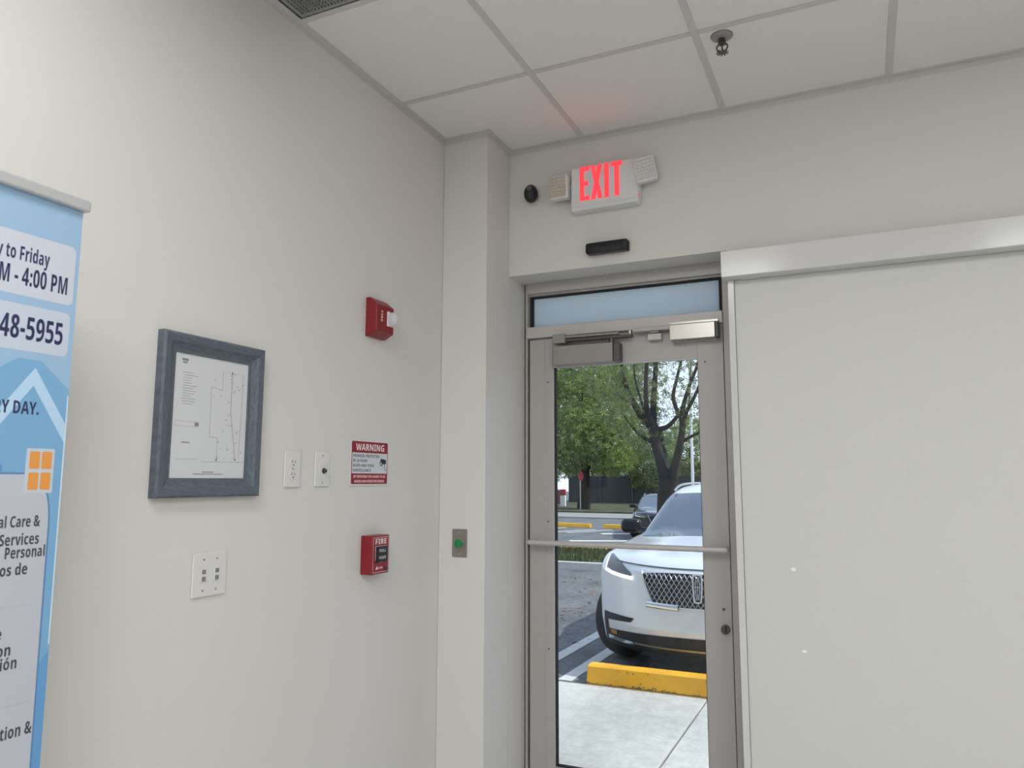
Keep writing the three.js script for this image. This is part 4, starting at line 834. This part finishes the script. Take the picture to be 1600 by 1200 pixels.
// ---------------------------------------------------------------- trees
const leafGeo = (() => {                                      // a sprig of five leaves
  const pos = [];
  for (let k = 0; k < 5; k++) {
    const a = k * 1.257, up = k % 2 ? 0.35 : -0.25, d = V(Math.cos(a), up, Math.sin(a)).normalize(), s = V(-Math.sin(a), 0, Math.cos(a)).multiplyScalar(0.22), m = d.clone().multiplyScalar(0.55), e = d.clone().multiplyScalar(1.1); e.y -= 0.15;
    const o = d.clone().multiplyScalar(0.08), l = m.clone().add(s), r = m.clone().sub(s);
    for (const q of [o, l, e, o, e, r]) pos.push(q.x, q.y, q.z);
  }
  const g = new THREE.BufferGeometry(); g.setAttribute('position', new THREE.Float32BufferAttribute(pos, 3)); g.computeVertexNormals();
  return g;
})();
function leaves(parent, places, size, tones, name = 'foliage') {
  const m = new THREE.InstancedMesh(leafGeo, M.leaf, places.length), q = new THREE.Matrix4(), e = new THREE.Euler(), c = new THREE.Color(), quat = new THREE.Quaternion();
  places.forEach((p, k) => {
    const tone = tones[Math.floor(rnd() * tones.length)], v = rr(0.7, 1.25);
    q.compose(p, quat.setFromEuler(e.set(rr(-1, 1), rr(0, 6.3), rr(-1, 1))), V(1, 1, 1).multiplyScalar(size * rr(0.7, 1.4)));
    m.setMatrixAt(k, q); m.setColorAt(k, c.setRGB(tone[0] * v, tone[1] * v, tone[2] * v));
  });
  m.name = name; m.userData.kind = 'stuff'; parent.add(m);
  return m;
}
const GREENS = [[0.15, 0.23, 0.04], [0.25, 0.35, 0.07], [0.10, 0.17, 0.035], [0.36, 0.46, 0.11]];
const OLIVE = [[0.18, 0.25, 0.06], [0.24, 0.30, 0.09], [0.13, 0.18, 0.05], [0.29, 0.34, 0.10]];
const blob = (c, rx, ry, rz, n, shell = 0.5) => Array.from({ length: n }, () => {
  const d = V(rr(-1, 1), rr(-1, 1), rr(-1, 1)); while (d.lengthSq() > 1) d.set(rr(-1, 1), rr(-1, 1), rr(-1, 1));
  d.setLength(Math.pow(d.length(), shell));
  return V(c.x + d.x * rx, c.y + d.y * ry, c.z + d.z * rz);
});
{
  // broad tree beyond the far row
  const base = at(912, 795, 45), gy = groundY(base.z) + 0.1, t = thing('shade_tree', 'broad bright green tree with a dark trunk beyond the far row', 'tree', [base.x, gy, base.z]);
  part('trunk', taperTube([V(0, -0.05, 0), V(0.05, 1.0, 0), V(0.12, 2.2, 0.05), V(0.0, 3.4, 0)], [0.42, 0.34, 0.28, 0.2], 20, 10), M.bark, t);
  for (const q of [[[0.1, 2.0, 0], [-1.4, 3.4, 0.3], [-3.0, 4.6, 0.4]], [[0.1, 2.2, 0], [1.3, 3.5, 0.2], [2.4, 4.8, 0.2]], [[0, 3.0, 0], [0.2, 5, 0.6], [0.1, 7.2, 0.4]], [[0, 2.6, 0], [-0.6, 4.3, -1.0], [-1.3, 6.2, -1.5]]]) part('branch', taperTube(q.map((a) => V(...a)), [0.16, 0.1, 0.04], 12, 7), M.bark, t);
  const places = [];
  const crowns = [[0, 5.4, 0, 3.4, 3.4], [-2.2, 4.2, 0.6, 2.3, 2.2], [1.6, 3.9, 0.8, 1.7, 1.9], [-3.2, 6.2, 0, 2.4, 2.6], [1.6, 6.6, -0.4, 1.9, 2.6], [0.2, 8.2, 0, 2.6, 2.2], [-1.0, 3.0, 1.2, 1.7, 1.2], [2.2, 3.0, 1.0, 1.2, 1.2], [-2.6, 8.4, 0, 2.2, 2.0], [0.6, 4.6, 1.8, 1.6, 1.7]];
  for (const [x, y, z, r, ry] of crowns) places.push(...blob(V(x, y, z), r, ry, r * 0.9, Math.round(1900 * r * ry / 8), 0.6));
  leaves(t, places, 0.155, GREENS);
}
{
  // multi-stemmed tree on the island
  const D = 17.5, b0 = at(1043, 858, D), t = thing('parking_lot_tree', 'forked dark-trunked tree with sparse leaves on the planted island', 'tree', [b0.x, groundY(b0.z) + 0.1, b0.z]);
  const o = t.position, P = (list) => list.map(([u, v, dd = 0]) => at(u, v, D + dd).sub(o));
  part('trunk', taperTube([V(0, -0.05, 0), V(0, 0.3, 0), ...P([[1042, 800], [1042, 770], [1045, 748]])], [0.34, 0.26, 0.24, 0.22, 0.24], 24, 12), M.bark, t);
  const limbs = [
    [[[1042, 756], [1032, 720, 0.1], [1024, 690, 0.2], [1020, 665, 0.3]], [0.17, 0.13, 0.12, 0.13]],
    [[[1048, 756], [1055, 725, -0.1], [1062, 695, -0.2], [1066, 665, -0.3], [1064, 645, -0.3]], [0.15, 0.11, 0.09, 0.075, 0.06]],
    [[[1040, 735, 0.2], [1040, 715, 0.5], [1035, 692, 0.8], [1032, 672, 0.8]], [0.08, 0.06, 0.05, 0.05]],
    [[[1020, 668, 0.3], [1005, 655, 0.4], [990, 630, 0.6], [976, 598, 0.8], [968, 555, 1.0], [962, 510, 1]], [0.10, 0.08, 0.065, 0.05, 0.04, 0.02]],
    [[[1021, 668, 0.3], [1021, 630, 0.2], [1023, 600, 0.1], [1025, 560, 0], [1027, 500, 0]], [0.095, 0.07, 0.06, 0.05, 0.03]],
    [[[1020, 665, 0.3], [1011, 640, -0.2], [1009, 600, -0.4], [1011, 560, -0.6], [1010, 500, -0.6]], [0.085, 0.06, 0.05, 0.045, 0.02]],
    [[[1024, 672, 0.3], [1040, 668, 0.2], [1052, 658, 0], [1062, 645, -0.1]], [0.075, 0.06, 0.045, 0.04]],
    [[[1064, 650, -0.3], [1070, 625, -0.4], [1078, 600, -0.4], [1088, 575, -0.4], [1100, 540, -0.4]], [0.06, 0.05, 0.04, 0.035, 0.02]],
    [[[1062, 652, -0.3], [1052, 622, 0], [1058, 590, 0.2], [1066, 555, 0.4], [1070, 500, 0.4]], [0.05, 0.042, 0.035, 0.03, 0.015]],
    [[[1066, 655, -0.3], [1085, 620, -0.8], [1098, 590, -1], [1120, 550, -1]], [0.05, 0.04, 0.03, 0.02]],
    [[[1066, 690, -0.2], [1078, 683, -0.3], [1092, 676, -0.5], [1110, 668, -0.7]], [0.045, 0.034, 0.026, 0.015]],
    [[[1018, 690, 0.3], [1006, 684, 0.5], [992, 672, 0.8], [975, 650, 1.2]], [0.05, 0.04, 0.03, 0.015]],
    [[[1010, 655, 0.4], [1000, 620, 0], [992, 590, -0.2], [990, 545, -0.2]], [0.04, 0.03, 0.025, 0.012]],
    [[[990, 630, 0.6], [972, 622, 0.9], [955, 600, 1.3]], [0.03, 0.022, 0.01]],
    [[[1062, 690, -0.2], [1070, 665, 0.4], [1076, 630, 0.8], [1080, 560, 1]], [0.035, 0.028, 0.02, 0.012]],
  ];
  for (const [q, r] of limbs) part('branch', taperTube(P(q), r, 20, 7), M.bark, t);
  const places = [];
  for (const [u, v, r, n, dd] of [[975, 575, 1.0, 420, 0.8], [1000, 600, 0.7, 200, 0.2], [985, 640, 0.8, 330, 0.8], [1005, 690, 0.6, 240, 0.6], [1020, 575, 0.5, 90, 0], [1045, 640, 0.45, 120, 0.4], [1040, 690, 0.4, 120, 0.9], [1070, 590, 0.5, 55, -0.2], [1088, 610, 0.4, 50, -0.5], [1082, 650, 0.4, 55, -0.5], [1092, 565, 0.4, 50, -0.5], [1060, 545, 0.5, 50, 0.2], [950, 560, 1.3, 420, 1.2], [1000, 470, 1.8, 700, 0.5], [1090, 470, 1.8, 500, 0], [940, 480, 1.6, 600, 0.8], [1150, 560, 1.5, 350, -0.5], [1200, 480, 1.8, 400, -0.5]]) places.push(...blob(at(u, v, D + dd).sub(o), r, r, r, n, 0.8));
  leaves(t, places, 0.062, OLIVE);
}
// tree line at the far side
[
  ['round mid-green tree at the far side right of the forked trunk', 1078, 700, 62, 2.4, 2.6, GREENS, 1500],
  ['yellow-green tree showing between the fork and the broad tree', 1018, 722, 58, 2.2, 2.4, [[0.24, 0.29, 0.06], [0.18, 0.24, 0.05], [0.12, 0.18, 0.04]], 1500],
  ['tall dark green tree behind the broad bright tree', 955, 640, 66, 4.2, 6.0, OLIVE, 3200],
  ['far green tree beyond the door hinge side', 840, 650, 64, 4.5, 6.0, GREENS, 3000],
  ['low leafy bush behind the fence left of the trunk', 985, 728, 64, 3.2, 1.5, OLIVE, 1500],
  ['low leafy bush behind the fence below the broad tree', 925, 735, 64, 2.4, 1.2, OLIVE, 1000],
  ['low leafy bush behind the fence by the slim white pole', 1060, 738, 63, 3.0, 1.2, GREENS, 1200],
  ['low green tree beyond the latch side of the door', 1150, 690, 64, 3.5, 3.6, GREENS, 1600],
].forEach(([label, u, v, D, rx, ry, tones, n]) => {
  const c = at(u, v, D), gy = groundY(c.z) + 0.1, t = thing('far_tree', label, 'tree', [c.x, gy, c.z], 0, 'trees along the far side');
  part('trunk', taperTube([V(0, -0.1, 0), V(0.1, (c.y - gy) * 0.5, 0), V(0, c.y - gy, 0)], [0.3, 0.22, 0.12], 10, 8), M.bark, t);
  leaves(t, blob(V(0, c.y - gy, 0), rx, ry, rx, n, 0.6), 0.2, tones);
});
// fence, brick pier, post, sign, lamp post
{
  const a = at(890, 783, 60), b = at(1300, 783, 64), len = b.x - a.x, gy = groundY(a.z) + 0.1, h = at(960, 744, 60).y - gy;
  const t = thing('boundary_fence', 'long dark screened boundary fence under the far trees', 'fence', [a.x, gy - 0.02, a.z]);
  part('screen', box(0, len, 0.05, h, -0.02, 0.02), M.fence, t);
  for (let x = 0; x <= len; x += 2.6) part('post', cyl(0.05, 0.05, h + 0.1, x, (h + 0.1) / 2, 0.08, 8), std(lin(0.10, 0.11, 0.12), 0.7), t);
  part('top_rail', cylX(0.03, 0.03, len, len / 2, h, 0.05, 8), M.fence, t);
  const w = at(862, 785, 56), wt = thing('brick_wall', 'low red brick wall at the far end of the verge', 'wall', [w.x, groundY(w.z) + 0.08, w.z]);
  part('wall_body', rbox(-4, 0.8, 0, 1.0, -0.12, 0.12, 0.01), M.brick, wt); part('coping', rbox(-4.05, 0.85, 1.0, 1.08, -0.15, 0.15, 0.01), M.concrete, wt);
  const k = at(880, 785, 50), kt = thing('marker_post', 'white roadside marker post with a red top near the brick wall', 'post', [k.x, groundY(k.z) + 0.09, k.z]);
  part('post_body', rbox(-0.17, 0.17, 0, 0.72, -0.12, 0.12, 0.02), M.whitePaint, kt); part('post_cap', rbox(-0.18, 0.18, 0.72, 1.12, -0.13, 0.13, 0.05, 3), M.signRed, kt, 'red cap');
  const s = at(907, 795, 43), st = thing('road_sign', 'red road sign turned sideways on a thin post by the broad tree', 'sign', [s.x, groundY(s.z) + 0.08, s.z], 1.35);
  const sy = at(908, 744, 43).y - st.position.y;
  part('sign_post', cyl(0.03, 0.03, sy + 0.3, 0, (sy + 0.3) / 2, 0, 8), M.rim, st);
  part('sign_face', new THREE.CylinderGeometry(0.29, 0.29, 0.02, 8).rotateY(Math.PI / 8).rotateX(Math.PI / 2).translate(0, sy, 0.045), M.signRed, st);
  const l = at(1083, 775, 38), lt = thing('light_pole', 'slim white light pole standing far behind the white vehicle', 'pole', [l.x, groundY(l.z) + 0.04, l.z]);  // outdoor lamp post, its lamp head at the top
  part('pole', cyl(0.055, 0.085, 8.2, 0, 4.1, 0, 12), M.pole, lt); part('pole_base', cyl(0.2, 0.22, 0.3, 0, 0.15, 0, 16), M.concrete, lt);
  part('lamp_head', rbox(-0.75, 0.05, 8.15, 8.3, -0.14, 0.14, 0.04, 3), M.pole, lt);
}

scene.traverse((o) => { if (o.isMesh) { o.castShadow = true; o.receiveShadow = true; } });
renderer.render(scene, camera);
